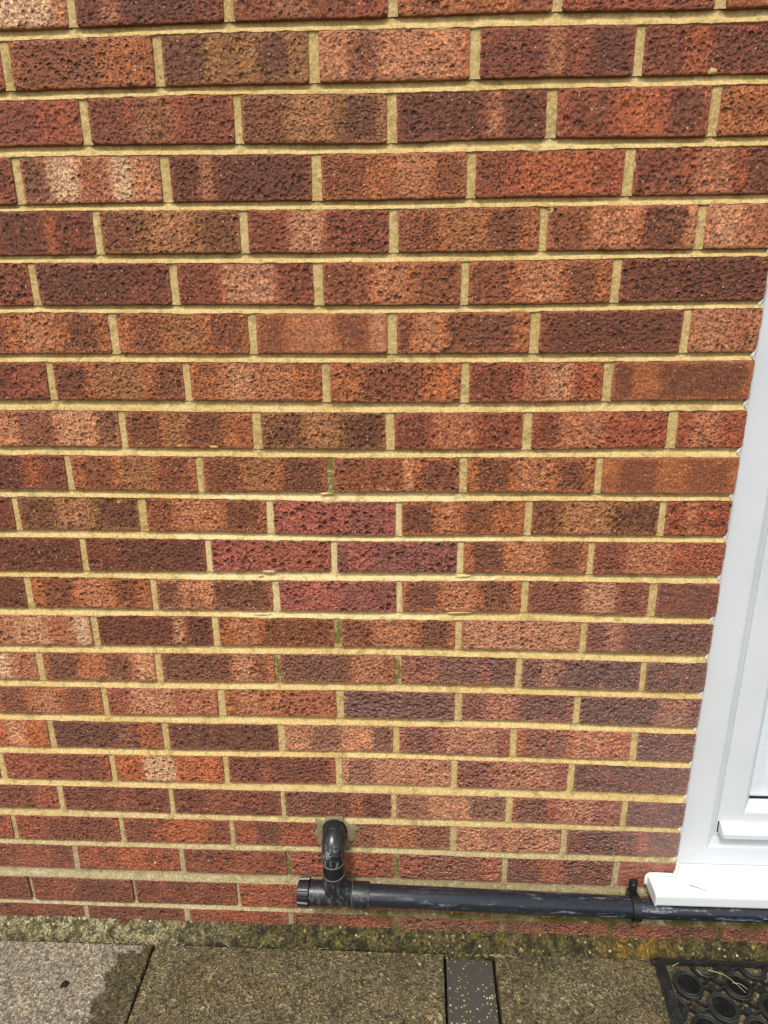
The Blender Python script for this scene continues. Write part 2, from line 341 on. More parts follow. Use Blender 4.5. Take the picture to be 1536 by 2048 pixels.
def mat_plastic_black(name='black_pipe', smear=1.0, chalk_glint=0.0, base=(0.012, 0.015, 0.021), rough=0.2):
    n = NT(name); P = n.geo()
    s1 = n.noise(n.vm('MULTIPLY', P, (6, 45, 45)), 2.0, 5, 0.6, 1.0)
    s2 = n.noise(P, 120, 5, 0.7)
    sm = n.math('MULTIPLY', n.step(s1, 0.54, 0.70), n.step(s2, 0.35, 0.6))
    sm = n.math('MULTIPLY', n.math('MULTIPLY', sm, smear), n.step(n.sep(P)[0], 0.22, 0.42, 0.35, 1.0))
    if chalk_glint:
        v1 = n.noise(n.vm('MULTIPLY', P, (60, 60, 22)), 2.0, 5, 0.7, 0.6)
        front = n.step(n.sep(P)[1], -0.035, -0.058)
        sm = n.math('MAXIMUM', sm, n.math('MULTIPLY', n.math('MULTIPLY', n.step(v1, 0.5, 0.62), chalk_glint), front))  # chalk streaks on the front, doubling as a painted highlight on the elbow
    col = n.mix(sm, base, K(165, 170, 178)); col = n.mix(n.step(s2, 0.45, 0.7, 0, 0.15), col, K(72, 74, 78))
    r = n.math('MULTIPLY_ADD', sm, 0.4, n.math('MULTIPLY_ADD', s2, 0.16, rough - 0.09))
    return n.end(col, r, n.bump(n.noise(P, 500, 3), 0.0002, 0.5), 0.55)
def mat_plain(name, col, rough, spec=0.5, bump=0.0, bscale=400, dirt=0.0):
    n = NT(name); P = n.geo(); c = n.mix(0.0, col, col)
    if dirt: c = n.mix(n.step(n.noise(P, 30, 5, 0.7), 0.5, 0.8, 0, dirt), col, K(150, 145, 125))
    nor = n.bump(n.noise(P, bscale, 4, 0.7), bump, 1.0) if bump else None
    return n.end(c, rough, nor, spec)
def mat_upvc():
    n = NT('white_plastic'); P = n.geo()
    c = n.mix(n.step(n.noise(P, 6, 3), 0.35, 0.7), (0.62, 0.64, 0.66), (0.585, 0.61, 0.63))
    sp = n.noise(P, 480, 3, 0.6); c = n.mix(n.step(sp, 0.74, 0.8, 0, 0.6), c, (0.2, 0.19, 0.16))
    c = n.mix(n.step(n.noise(P, 45, 5, 0.75), 0.6, 0.85, 0, 0.35), c, (0.55, 0.53, 0.46))
    return n.end(c, n.math('MULTIPLY_ADD', n.noise(P, 70, 4), 0.2, 0.24), n.bump(n.noise(P, 12, 3), 0.0006, 0.35), 0.5)
def mat_rubber():
    n = NT('black_rubber'); P = n.geo(); g = n.sep(P)
    c = n.mix(n.step(n.noise(P, 60, 5, 0.7), 0.45, 0.75), (0.013, 0.0135, 0.013), (0.045, 0.046, 0.036))
    return n.end(c, 0.5, n.bump(n.noise(P, 700, 4), 0.0006, 0.8), 0.45)
BRICK = mat_brick(); MORTAR = mat_mortar(); HAUNCH = mat_haunch(); SLAB = mat_slab(); PAVER = mat_paver()
PIPE = mat_plastic_black(); PIPE_DARK = mat_plastic_black('black_pipe_clean', 0.0, 0.0, (0.006, 0.0065, 0.008), 0.4); ELB = mat_plastic_black('chalk_glint_elbow', 0.6, 0.6, (0.011, 0.012, 0.014), 0.26); FIT = mat_plastic_black('black_fitting', 0.6, 0.22, (0.011, 0.012, 0.014), 0.36)  # elbow chalk raised to paint in its highlight
UPVC = mat_upvc(); RUBBER = mat_rubber()
SEAL = mat_plain('white_silicone', (0.74, 0.73, 0.68), 0.4, 0.5, 0.002, 160, 0.25)
GASKET = mat_plain('black_gasket', (0.01, 0.01, 0.01), 0.6)
SCUFF = mat_plain('pale_edge', (0.12, 0.125, 0.13), 0.5, 0.5, 0.0008, 300)
METAL = mat_plain('dull_screw', (0.09, 0.085, 0.08), 0.35)
STRAW = mat_plain('dry_straw', (0.42, 0.35, 0.2), 0.7)
TWIG = mat_plain('brown_twig', (0.12, 0.09, 0.07), 0.8)
EARTH = mat_plain('damp_soil', (0.02, 0.017, 0.010), 0.95, 0.2, 0.004, 200)
MOSS = mat_plain('dark_moss', (0.022, 0.02, 0.010), 0.95, 0.2, 0.003, 500)
BACKING = mat_plain('added_pale_backing', (0.84, 0.84, 0.87), 0.8)

# ------------------------------------------------------------------ the ground
bed = MB(); bed.box(-3.2, 3.2, -3.2, 0.3, -0.10, -0.055)
ground = bed.build('ground', EARTH, loc=(0, 0, -0.1)); tag(ground, kind='structure')
pav = MB(); pav.box(-3.0, 3.0, -3.0, -0.004, -0.0545, -0.036)
pavement = pav.build('pavement', EARTH, loc=(0, -1.5, -0.0545)); tag(pavement, kind='structure')
def slab(name, quad, mat, z=0.0, th=0.036, r=0.004, nx=40, ny=40, amp=0.0008, label=None):
    """quad: near-left, near-right, far-right, far-left on the ground; top face gridded, rounded arris"""
    mb = MB(); (ax, ay), (bx, by), (cx, cy), (dx, dy) = quad
    us = [0, .004] + [i/nx for i in range(1, nx)] + [.996, 1]; vs = [0, .004] + [i/ny for i in range(1, ny)] + [.996, 1]
    V = []
    for j, v in enumerate(vs):
        for i, u in enumerate(us):
            x = (1-v)*((1-u)*ax+u*bx) + v*((1-u)*dx+u*cx); y = (1-v)*((1-u)*ay+u*by) + v*((1-u)*dy+u*cy)
            edge = (i in (0, len(us)-1)) or (j in (0, len(vs)-1))
            zz = z + amp*(nz(x*28, y*28) + 0.7*nz(x*90, y*90, 3)) - (r*0.7 if edge else 0)
            if edge: x += 0.0012*nz(x*60, y*60, 7); y += 0.0012*nz(x*60, y*60, 9)
            V.append((x, y, zz))
    m = len(us); F = [(j*m+i, j*m+i+1, (j+1)*m+i+1, (j+1)*m+i) for j in range(len(vs)-1) for i in range(m-1)]
    ring = [i for i in range(m)] + [j*m+m-1 for j in range(1, len(vs))] + [(len(vs)-1)*m+i for i in range(m-2, -1, -1)] + [j*m for j in range(len(vs)-2, 0, -1)]
    n0 = len(V); V += [(V[i][0], V[i][1], z-th) for i in ring]; L = len(ring)
    F += [(ring[k], n0+k, n0+(k+1) % L, ring[(k+1) % L]) for k in range(L)]
    mb.add(V, F); o = mb.build(name, mat, pavement, smooth=True, loc=((ax+cx)/2, (ay+cy)/2, z-th))
    if label: o['label'] = label
    return o
slab('paving_slab', [(-1.115, -.63), (-.4845, -.63), (-.5185, -.0305), (-1.125, -.0305)], SLAB, label='pale dry slab with a dark wet stain down one side', nx=60, ny=60)
slab('paving_slab', [(-.481, -.63), (.0865, -.63), (.0995, -.0275), (-.5125, -.0285)], SLAB, nx=60, ny=60)
slab('paving_slab', [(.192, -.63), (.81, -.63), (.81, -.0235), (.2075, -.0235)], SLAB, z=-0.001, nx=60, ny=60)
slab('paving_slab', [(-1.74, -.63), (-1.121, -.63), (-1.131, -.0305), (-1.74, -.0305)], SLAB, nx=24, ny=24)
slab('paving_slab', [(.816, -.63), (1.42, -.63), (1.42, -.0235), (.816, -.0235)], SLAB, nx=24, ny=24)
for (x0, x1) in ((-1.74, -1.121), (-1.115, -.487), (-.481, .0865), (.192, .81), (.816, 1.42)):
    slab('paving_slab', [(x0, -1.24), (x1, -1.24), (x1, -.637), (x0, -.637)], SLAB, nx=20, ny=20)
for (y0, y1, tl) in ((-.236, -.032, 0), (-.442, -.241, 1), (-.648, -.447, 2), (-.854, -.653, 3), (-1.06, -.859, 4)):
    a = .0015*tl
    slab('paving_block', [(.1005-.006*(tl+1)+.005, y0), (.1965-.006*(tl+1)+.005, y0), (.1995-.006*tl, y1), (.1045-.006*tl, y1)], PAVER, z=-0.009, nx=10, ny=20, amp=0.0004, r=0.005)
# cement fillet between paving and wall
mb = MB(); NX, NY = 760, 26; V = []
X0, X1 = -1.75, 1.45
edge_y = lambda x: -0.024 + 0.0012*nz(x*12, 1) - (0.008*math.exp(-((x-0.149)/0.045)**2) if True else 0) - 0.0015*nz(x*60, 5)
for i in range(NX+1):
    x = X0 + (X1-X0)*i/NX
    ye = edge_y(x)
    top = 0.036 + 0.003*nz(x*9, 2) + 0.002*nz(x*40, 3) - 0.006*max(0, min(1, (x+0.2)/0.8))
    for j in range(NY+1):
        v = j/NY
        y = ye + (0.0145-ye)*v
        prof = 0.001 + (top-0.001)*min(1, v*1.32)**0.82
        if j == 0: prof = -0.02
        elif j == 1: y = ye+0.0004; prof = 0.0005
        b = 0.0042*nz(x*42, v*2.2, 1) + 0.0026*nz(x*120, v*6, 4) + 0.0012*nz(x*330, v*15, 8)
        if j < 2: b *= 0.2
        cr = math.exp(-((x+0.596+0.018*math.sin(v*5)+0.004*nz(v*9, 2))/0.005)**2) * (1 if v < 0.95 else 0)    # the crack
        sc = math.exp(-((x+0.588)/0.020)**2)*math.exp(-((v-0.25)/0.25)**2)
        V.append((x, y, prof + b - 0.016*cr - 0.009*sc))
mb.add(V, [(i*(NY+1)+j, (i+1)*(NY+1)+j, (i+1)*(NY+1)+j+1, i*(NY+1)+j+1) for i in range(NX) for j in range(NY)])
o = mb.build('mortar_fillet', HAUNCH, smooth=True, loc=(0, 0, 0)); tag(o, kind='structure')

# ------------------------------------------------------------------ the wall: every brick its own piece
ROWS={
 0:([(0, 37)],[(-494,-29.6),(-271,-28.1),(-26,-28.5),(180,-27.2),(382,-30.4)],[-454,-230,-1, 224, 443]),
 1:([(-497,-44.0),(-273,-41.4),(-26,-43.2),(181,-44.6),(384,-47.4)],[(-507,-104.9),(-278,-104.2),(-27,-105.7),(185,-105.6),(392,-107.3)],[-559,-337,-113, 114, 340]),
 2:([(-509,-118.2),(-280,-116.8),(-27,-121.1),(185,-119.6),(393,-121.2)],[(-519,-176.9),(-285,-178.7),(-27,-183.7),(189,-180.9),(401,-183.8)],[-454,-227,-3, 225, 452]),
 3:([(-521,-191.4),(-287,-193.8),(-28,-197.3),(190,-197.2),(403,-197.1)],[(-532,-255.7),(-293,-256.1),(-28,-258.3),(193,-257.9),(410,-258.8)],[-569,-342,-115, 113, 341]),
 4:([(-534,-265.4),(-294,-268.4),(-29,-271.2),(194,-271.3),(412,-272.1)],[(-544,-327.6),(-299,-328.6),(-29,-331.5),(197,-331.7),(419,-332.6)],[-456,-229,-1, 223, 453]),
 5:([(-546,-339.2),(-301,-343.0),(-29,-345.0),(198,-345.0),(421,-343.7)],[(-556,-402.0),(-306,-403.5),(-30,-407.3),(201,-407.9),(428,-406.1)],[-569,-345,-118, 108, 337]),
 6:([(-558,-412.6),(-307,-416.9),(-30,-419.1),(202,-419.1),(430,-417.7)],[(-569,-476.7),(-313,-478.9),(-31,-480.4),(206,-481.0),(437,-482.2)],[-451,-226,-4, 219, 450]),
 7:([(-571,-489.3),(-314,-491.8),(-31,-494.4),(206,-495.1),(439,-494.7)],[(-581,-550.2),(-320,-553.2),(-32,-557.2),(210,-558.1),(446,-555.5)],[-566,-339,-111, 113, 338]),
 8:([(-584,-567.5),(-322,-571.2),(-32,-573.7),(211,-573.7),(448,-572.1)],[(-594,-629.0),(-328,-632.6),(-33,-634.9),(214,-635.0),(456,-632.7)],[-456,-229,-8, 216, 448]),
 9:([(-596,-643.1),(-329,-646.6),(-33,-648.3),(215,-647.5),(458,-647.5)],[(-606,-703.7),(-335,-708.4),(-34,-708.1),(218,-707.5),(465,-709.9)],[-560,-332,-109, 114, 337]),
 10:([(-609,-717.1),(-336,-719.9),(-34,-724.3),(219,-721.8),(467,-721.0)],[(-619,-777.9),(-341,-780.1),(-35,-786.6),(222,-782.9),(474,-783.3)],[-666,-440,-216, 6, 226, 449]),
 11:([(-621,-791.4),(-343,-793.5),(-35,-795.3),(223,-793.7),(475,-794.0)],[(-632,-855.1),(-348,-854.6),(-36,-853.9),(226,-853.0),(483,-854.5)],[-556,-330,-107, 113, 337]),
 12:([(-634,-866.7),(-350,-870.0),(-36,-869.4),(227,-866.6),(485,-868.9)],[(-644,-928.4),(-355,-929.6),(-37,-929.9),(230,-927.2),(492,-932.8)],[-670,-437,-214, 7, 228, 450]),
 13:([(-646,-943.0),(-356,-941.6),(-37,-943.7),(231,-943.3),(494,-945.9)],[(-656,-1004.6),(-362,-1001.4),(-37,-1000.8),(234,-1002.9),(501,-1006.9)],[-557,-330,-105, 114, 337]),
 14:([(-659,-1019.3),(-363,-1016.9),(-38,-1014.6),(235,-1018.0),(503,-1022.9)],[(-669,-1079.0),(-369,-1078.0),(-38,-1075.4),(239,-1077.8),(511,-1083.2)],[-673,-445,-220, 4, 226, 450]),
 15:([(-671,-1092.6),(-370,-1092.0),(-39,-1090.2),(239,-1092.5),(512,-1096.3)],[(-681,-1152.7),(-376,-1150.9),(-39,-1150.6),(243,-1151.2),(520,-1157.7)],[-558,-332,-105, 117, 337]),
 16:([(-684,-1167.4),(-377,-1167.3),(-39,-1166.0),(244,-1165.3),(521,-1171.2)],[(-694,-1228.6),(-383,-1228.2),(-40,-1225.2),(247,-1229.6),(529,-1232.7)],[-676,-448,-221, 1, 223, 449]),
 17:([(-696,-1243.2),(-384,-1241.5),(-40,-1237.7),(248,-1239.7),(531,-1246.7)],[(-706,-1305.0),(-390,-1304.9),(-41,-1300.2),(251,-1303.9),(538,-1309.3)],[-790,-563,-335,-112, 113, 337]),
 18:([(-709,-1319.5),(-391,-1319.8),(-41,-1320.3),(252,-1321.5),(540,-1326.7)],[(-719,-1378.4),(-397,-1382.5),(-42,-1379.8),(256,-1382.1),(548,-1386.3)],[-681,-453,-226,-5, 223, 446]),
 19:([(-721,-1394.2),(-398,-1393.6),(-42,-1395.0),(256,-1394.9),(549,-1396.5)],[(-732,-1455.8),(-404,-1455.3),(-43,-1454.7),(260,-1457.0),(556,-1456.8)],[-791,-564,-335,-111, 115, 335]),
 20:([(-733,-1467.4),(-405,-1468.8),(-43,-1466.0),(260,-1470.8),(558,-1470.5)],[(-744,-1530.5),(-411,-1530.5),(-44,-1530.3),(264,-1534.5),(566,-1533.5)],[-673,-446,-222, 0, 221, 444]),
 21:([(-748,-1553.3),(-413,-1554.9),(-40,-1554),(260,-1556),(500,-1558)],[(-758,-1617.5),(-419,-1618.6),(-40,-1618),(260,-1620),(500,-1621)],[-784,-559,-335,-110, 115, 340, 565, 790]),
 22:([(-760,-1626.5),(-420,-1628.2),(-45,-1630.1),(270,-1633.5)],[(0,-1694)],[-672,-450,-226, 0, 222, 447, 672, 897]),
}

C = dict(O=K(180, 108, 62), o=K(190, 104, 54), R=K(160, 84, 54), M=K(124, 68, 46), d=K(118, 66, 43), k=K(94, 57, 39), S=K(200, 134, 94),
         l=K(216, 158, 116), w=K(236, 202, 158), B=K(152, 106, 60), N=K(172, 92, 74), P=K(134, 76, 66), b=K(148, 108, 66), r=K(160, 86, 56), s=K(198, 132, 92))
MID = K(158, 88, 60)
C = {q: tuple((v[i]*.84+MID[i]*.16)*1.08 for i in range(3)) for q, v in C.items()}
SP = {  # base | bands from..to in fractions of the brick's length
0: ['S w.5-.9', 'M s.16-.3 k.4-.8', 'R d0-.2 b.25-.5 d.5-.8', 'O d.1-.32 d.74-1', 'R d.68-1', 'O'],
1: ['R', 'O d.04-.62', 'B k0-.3 k.64-.86', 'S d.2-.4 o.92-1 s.4-.7', 'M s.42-.56 r.6-.72 k.74-.97', 'R d0-.27 o.29-.4 k.42-1', 'R'],
2: ['R d.3-.7', 'R d0-.27 b.3-.6 d.64-.96', 'B d0-.29 s.34-.62 k.7-.94 s.96-1', 'M k.02-.56 s.6-.72 k.73-1', 'R d.1-.34 o.38-.7 k.73-.95', 'O'],
3: ['R d.6-1', 'S k0-.2 w.2-.4 r.42-.62 w.65-.8', 'M s.2-.31 k0-.18 k.35-.95', 'O d0-.3 s.5-.76 d.79-.97', 'R d0-.2 o.3-.8', 'R d0-.35 s.4-.66 k.75-1'],
4: ['M o.62-.72 k.3-.6', 'B d0-.27 s.36-.66 k.72-1', 'R d0-.27 l.29-.54 d.56-1', 'O d0-.28 b.34-.6 k.62-.88', 'O d0-.27 s.3-.62 k.65-.93 l.95-1', 'S l.1-.45 r.6-1'],
5: ['R d.5-1', 'M k.02-.7', 'R d0-.3 l.34-.72 d.76-1', 'O d0-.32 s.36-.62 d.7-1', 'O d.0-.3 s.36-.66 k.7-.9', 'M k.1-.98'],
6: ['O d0-.18 k.66-.9 s.3-.6', 'O d.1-.35 b.36-.65 d.7-.94', 'O d.04-.2 s.25-.6 d.62-.85 l.88-1', 'O d0-.11 s.14-.34 k.38-.88', 'M k.06-1', 'S r.6-.9'],
7: ['M r.7-1', 'O k0-.25 b.3-.7 k.78-1', 'O s.2-.8 l.3-.45', 'O d.25-.72 o.8-1', 'R d0-.35 s.4-.8 l.6-.75 o.84-1', 'O k0-.17 k.34-.96'],
8: ['S d.18-.48 l.52-.78 k.82-1', 'O k.02-.28 b.3-.47 k.48-.76', 'B k.08-.34 s.36-.6 k.65-1', 'R d0-.28 s.3-.64 d.68-.9', 'R s.2-.55 d.05-.18', 'R s.2-.65'],
9: ['M k.4-.62 o.66-.8 d.82-1', 'O d.1-.34 b.4-.66 d.7-.95', 'O k.02-.3 b.32-.6 k.64-.97', 'O d0-.56 l.56-.64 k.7-1', 'O k.08-.34 s.4-.68 k.72-.94', 'O d.12-.42 d.62-.94'],
10: ['M', 'B k0-.3 s.35-.62 k.65-1', 'O d0-.2 s.24-.62 k.66-.95', 'N P.62-.95', 'O k0-.25 s.3-.46 k.5-.76', 'B d0-.22 s.26-.6 k.64-1', 'R s.3-.5'],
11: ['M k.2-.95', 'M k.3-.98', 'N r.3-1', 'P N.1-.3', 'O k.06-.32 s.36-.64 k.68-.94', 'R d0-.2 s.24-.6', 'M'],
12: ['M k.3-1', 'O k.1-.36 s.4-.66 d.7-.9', 'S k.0-.2 k.5-.97', 'N P.5-1', 'O k.04-.3 s.34-.62 k.66-.93', 'R d0-.44 l.46-.72 d.76-.96', 'M'],
13: ['S l.3-.62 r.64-.82 w.86-1', 'M k0-.64 l.66-.77 k.8-1', 'O s.1-.34 k.38-1', 'O d0-.25 s.3-.64 k.7-.94', 'S s.1-.9', 'M s.15-.3 k.4-1'],
14: ['S w.55-.75 r.8-1', 'O k.05-.3 k.55-.8 l.82-1', 'O k0-.62 l.64-.82 d.84-.94', 'O k0-.62 s.66-.9', 'R k.32-.7 k.76-1', 'M s.15-.32 k.36-.98', 'M'],
15: ['O d.06-.3 s.36-.6 d.66-.9', 'R l.2-.62 s.66-1', 'O s.14-.3 r.5-.95', 'P k.05-.95', 'R d0-.2 s.22-.46 k.5-.96', 'M k0-.62 s.68-.92', 'M'],
16: ['o l.6-.8', 'M k0-.58 b.6-.72 o.76-1', 'M k.04-1', 'S k.24-.52 k.8-1', 'R d.06-.3 s.4-.9', 'o d.06-.46 s.5-.8', 'M'],
17: ['R', 'R d.5-.95', 'o w.26-.56', 'R d0-.34 k.38-.94', 'S d.05-.3 s.4-.9', 'R d0-.3 s.34-.9', 'M'],
18: ['R d.3-.8', 'M r.5-.7', 'M r.3-.6', 'M o.6-.74', 'S d0-.3 k.66-1', 'R k.04-.3 s.4-.75', 'M'],
19: ['R', 'R d.3-.95', 'R d0-.28 o.4-.76 d.82-1', 'R k.2-.45', 'O d0-.32 k.68-1', 'S r.3-.5', 'M k.14-.46 o.6-.72'],
20: ['M r.4-.8', 'R o.4-.66', 'M r.5-.8', 'R o.5-.7', 'R d.2-.8', 'M o.3-.54', 'R'],
21: ['M', 'M r.2-.4 k.5-.8', 'M', 'R d.5-.9', 'R', 'R', 'M', 'M', 'M'], 22: ['M', 'M', 'R', 'R', 'R', 'R', 'R', 'R', 'R'],
}
POOL = ['O d.05-.3 s.35-.6 d.68-.95', 'R d0-.3 k.6-.9', 'M k.1-.9', 'B k0-.3 s.35-.6 k.7-.95', 'O s.2-.7', 'R s.3-.6 d.7-1', 'S d.1-.3', 'O k.5-.85', 'M r.3-.6']
for q in range(-1, -4, -1):
    zt = -75.0*q; xs = [-675+225*i for i in range(6)] if q % 2 == 0 else [-562+225*i for i in range(5)]
    ROWS[q] = ([(0, zt+32.5-1)], [(0, zt-32.5-1)], [x for x in xs])
def interp(tab, x):
    if x <= tab[0][0]: return tab[0][1]
    for (a, b), (c, d) in zip(tab, tab[1:]):
        if x <= c: return b+(d-b)*(x-a)/(c-a)
    return tab[-1][1]
LEFT, JAMB = -1350.0, 561.5
wall = empty('brick_wall', (0, 0.05, 0))
tag(wall, 'brown and red pitted brick wall with sand coloured mortar joints', 'wall')
def z_top(k, x): return interp(ROWS[k][0], x)/1000 + G
def z_bot(k, x): return interp(ROWS[k][1], x)/1000 + G
def parse(s):
    t = s.split(); out = []
    for w in t[1:]:
        a, b = w[1:].split('-'); out.append((w[0], float(a), float(b)))
    return t[0], out
def make_brick(k, xa, xb, spec, depth=0.100):
    """xa, xb in mm; ragged front face, rounded arrises, full depth"""
    r = random.Random(k*977 + int(xa)*13)
    x0, x1 = xa/1000, xb/1000; xm = (x0+x1)/2; zm = (z_top(k, xm*1000)+z_bot(k, xm*1000))/2
    nu = max(6, int((x1-x0)/0.0072)); nv = 9
    us = [0, 0.008, 0.018] + [i/nu for i in range(1, nu)] + [0.982, 0.992, 1]; vs = [0, 0.025, 0.06] + [i/nv for i in range(1, nv)] + [0.94, 0.975, 1]
    V = []; o1 = r.uniform(0, 50); lean = r.uniform(-.0012, .0012); proud = r.uniform(-.0012, .0007); tw = r.uniform(-.0012, .0012)
    nI, nJ = len(us), len(vs)
    for j, v in enumerate(vs):
        for i, u in enumerate(us):
            x = x0 + (x1-x0)*u + lean*(v-.5); xx = x*1000
            zt, zb = z_top(k, xx), z_bot(k, xx); z = zb+(zt-zb)*v
            ei = min(i, nI-1-i); ej = min(j, nJ-1-j); e = min(ei, ej)
            y = proud + tw*(u-.5) + 0.0007*nz(x*55+o1, z*55) + 0.0004*nz(x*160, z*160, o1)
            if e == 0: y += 0.0009 + 0.0007*nz(x*190, z*190, 2)
            elif e == 1: y += 0.0002
            if e <= 1 and e >= 0:                          # ragged arris
                w = 1.0 if e == 0 else 0.5
                if ej <= 1: z += w*(1 if v > .5 else -1)*(0.0011*nz(x*120+o1, k, 1) + 0.0007*nz(x*330, o1, k) - 0.0003)
                if ei <= 1: x += w*(1 if u > .5 else -1)*(0.0011*nz(z*120+o1, k, 5) + 0.0007*nz(z*330, o1, k))
            if ei <= 1 and ej <= 1:                        # soft corners
                c = 0.0022*(1 - (ei+ej)/2); x -= c*(1 if u > .5 else -1); z -= c*(1 if v > .5 else -1)
            V.append((x, y, z))
    F = [(j*nI+i, j*nI+i+1, (j+1)*nI+i+1, (j+1)*nI+i) for j in range(nJ-1) for i in range(nI-1)]
    ring = [i for i in range(nI)] + [j*nI+nI-1 for j in range(1, nJ)] + [(nJ-1)*nI+i for i in range(nI-2, -1, -1)] + [j*nI for j in range(nJ-2, 0, -1)]
    n0 = len(V); V += [(V[i][0], depth, V[i][2]) for i in ring]; L = len(ring)
    F += [(ring[a], ring[(a+1) % L] , n0+(a+1) % L, n0+a) for a in range(L)]
    F = [f[::-1] for f in F[(nI-1)*(nJ-1):]] + F[:(nI-1)*(nJ-1)]
    o = link_mesh('brick', V, F, BRICK, wall, True, (xm, 0.0, zm)); set_sharp(o.data, 1.0)
    base, bands = parse(spec); full = x1-x0
    jit = r.uniform(.93, 1.07)
    bc = [c*jit for c in C[base]]
    o['base'] = bc; o['seed'] = [r.uniform(-40, 40), r.uniform(-40, 40), r.uniform(-40, 40)]
    o['half'] = [full/2, (z_top(k, xm*1000)-z_bot(k, xm*1000))/2, 0.0]
    for n_ in range(4):
        if n_ < len(bands):
            t, a, b = bands[n_]; c = (a+b)/2-.5
            hw = (b-a)/2*full
            dark = t in 'dkPr'
            vh = r.uniform(.026, .031) if dark else .05
            if a <= 0 and not dark: c -= .02
            o['g%d' % (n_+1)] = [c*full, hw, vh]
            mixf = r.uniform(.5, .72) if t in 'sbr' else (.6 if t == 'o' else (.68 if t in 'wl' else r.uniform(.72, .95)))
            o['c%d' % (n_+1)] = [bc[i]*(1-mixf)+C[t][i]*mixf for i in range(3)]
        else: o['g%d' % (n_+1)] = [0.0, -1.0, 0.02]; o['c%d' % (n_+1)] = bc
    new = base in 'NP' and k in (10, 11, 12)
    pit, pit_shade = r.uniform(.8, 1.5), r.uniform(.45, .85)
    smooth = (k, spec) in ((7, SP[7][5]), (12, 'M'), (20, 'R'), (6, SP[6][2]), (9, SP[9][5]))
    if smooth: pit, pit_shade = .15, .06
    if new: pit, pit_shade = 1.7, 1.0
    gx = max(0.0, min(1.0, (xm+.25)/.55)); gz = max(0.0, min(1.0, (G-0.75-zm)/.35))
    gloss = .15 + .75*gx*gz + (.25 if k >= 14 else 0) + (.12 if new else 0)
    o['pv'] = [pit, pit_shade, min(gloss, 1.0)]
    ps = r.uniform(.78, 1.12); o['pstr'] = [ps*r.uniform(.85, 1.1), 1.0, ps*r.uniform(.78, 1.05)]
    if new: o['pstr'] = [.85, 1.0, .85]
    if new: o['label'] = 'newer purplish red brick with deep round pits'
JOINTS = {}
for k in sorted(ROWS):
    T, B, X = ROWS[k]; X = sorted(X); end = JAMB + rnd.uniform(-1.2, 1.2) if k <= 20 else 1400
    specs = SP.get(k); n_ext = 0
    xs = list(X)
    while xs[0] > LEFT+60: xs.insert(0, xs[0]-225); n_ext += 1
    xs = [x for x in xs if x < end-20]
    if k > 20:
        while xs[-1] < 1150: xs.append(xs[-1]+225)
    hw = [rnd.uniform(5.8, 7.8) if k < 10 else (rnd.uniform(5.2, 7.0) if k < 18 else rnd.uniform(4.8, 6.2)) for _ in xs]
    if k == 21: hw = [w-1.3 for w in hw]
    JOINTS[k] = list(zip(xs, hw))
    edges = [(LEFT-225, 0)] + JOINTS[k] + [(end, 0)]
    for i in range(len(edges)-1):
        a = edges[i][0]+edges[i][1]; b = edges[i+1][0]-edges[i+1][1]
        if i == 0: a = max(LEFT-10, b-215)
        si = i - n_ext
        if specs and 0 <= si < len(specs): s = specs[si]
        else: s = POOL[(i*5+k*3) % len(POOL)] if k < 15 else ('M' if (i+k) % 2 else 'R')
        if b-a > 20: make_brick(k, a, b, s)
# bricks on the far side of the door
for k in sorted(ROWS):
    if k > 20: continue
    z = -75.0*k
    a = 1492.0
    widths = [215.0] if k % 2 else [102.0, 103.0]
    ROWS_bak = ROWS[k]
    for w in widths: make_brick(k, a, a+w, POOL[(k*5) % len(POOL)]); a += w+10
# mortar: struck bed joints, flush perpends and the body of the wall behind the faces
mb = MB(); STEP = 0.003
ks = sorted(ROWS)
def strip(profile, xs):
    n = len(profile(xs[0])); V = []
    for x in xs: V += profile(x)
    mb.add(V, [(i*n+j, (i+1)*n+j, (i+1)*n+j+1, i*n+j+1) for i in range(len(xs)-1) for j in range(n-1)])
def frange(a, b, s): n = max(2, int((b-a)/s)); return [a+(b-a)*i/n for i in range(n+1)]
for k, k2 in zip(ks, ks[1:]):
    if k == 20: th = 1
    def prof(x, k=k, k2=k2):
        zt, zb = z_bot(k, x*1000), z_top(k2, x*1000); h = zt-zb; o = k*7.3
        rag = 0.0014*nz(x*70, o) + 0.0010*nz(x*180, o, 3)
        smear = max(0, nz(x*22, o, 9)-0.42)*0.008
        if k2 in (10, 11, 12, 13) and -0.30 < x < 0.14: smear += 0.0012
        rag2 = 0.0020*nz(x*50, o, 5) + 0.0012*nz(x*170, o, 6)
        wv = 0.0006*nz(x*30, o, 11) + 0.0003*nz(x*150, o, 12)
        brk = 0.12*nz(x*18, o, 2)
        rec = 0.0066 + 0.0014*nz(x*14, o, 21); rec *= 1-.55*max([math.exp(-((x*1000-xm_)/8.)**2) for xm_, _w in JOINTS[k] if abs(x*1000-xm_) < 25] or [0])
        if k >= 17: rec *= .75
        return [(x, 0.02, zt+0.004), (x, rec+.0015, zt+0.0022), (x, rec+rag, zt-0.0006+rag*.6), (x, rec-.0004+wv, zt-h*(0.30+brk*.5)), (x, rec*.85+wv, zt-h*(0.50+brk)),
                (x, rec*.34+wv, zt-h*(0.66+brk*.8)), (x, 0.0003+wv, zt-h*(0.84+brk)), (x, -0.0007+wv, zb-0.0002+rag2*.6), (x, 0.0004+wv, zb-0.0012+rag2-smear), (x, 0.006, zb-0.0035-smear)]
    end = JAMB/1000+.0 if k < 20 else 1.6
    strip(prof, frange(LEFT/1000, end, STEP))
    if k <= 20: strip(prof, frange(1.484, 1.70, STEP))
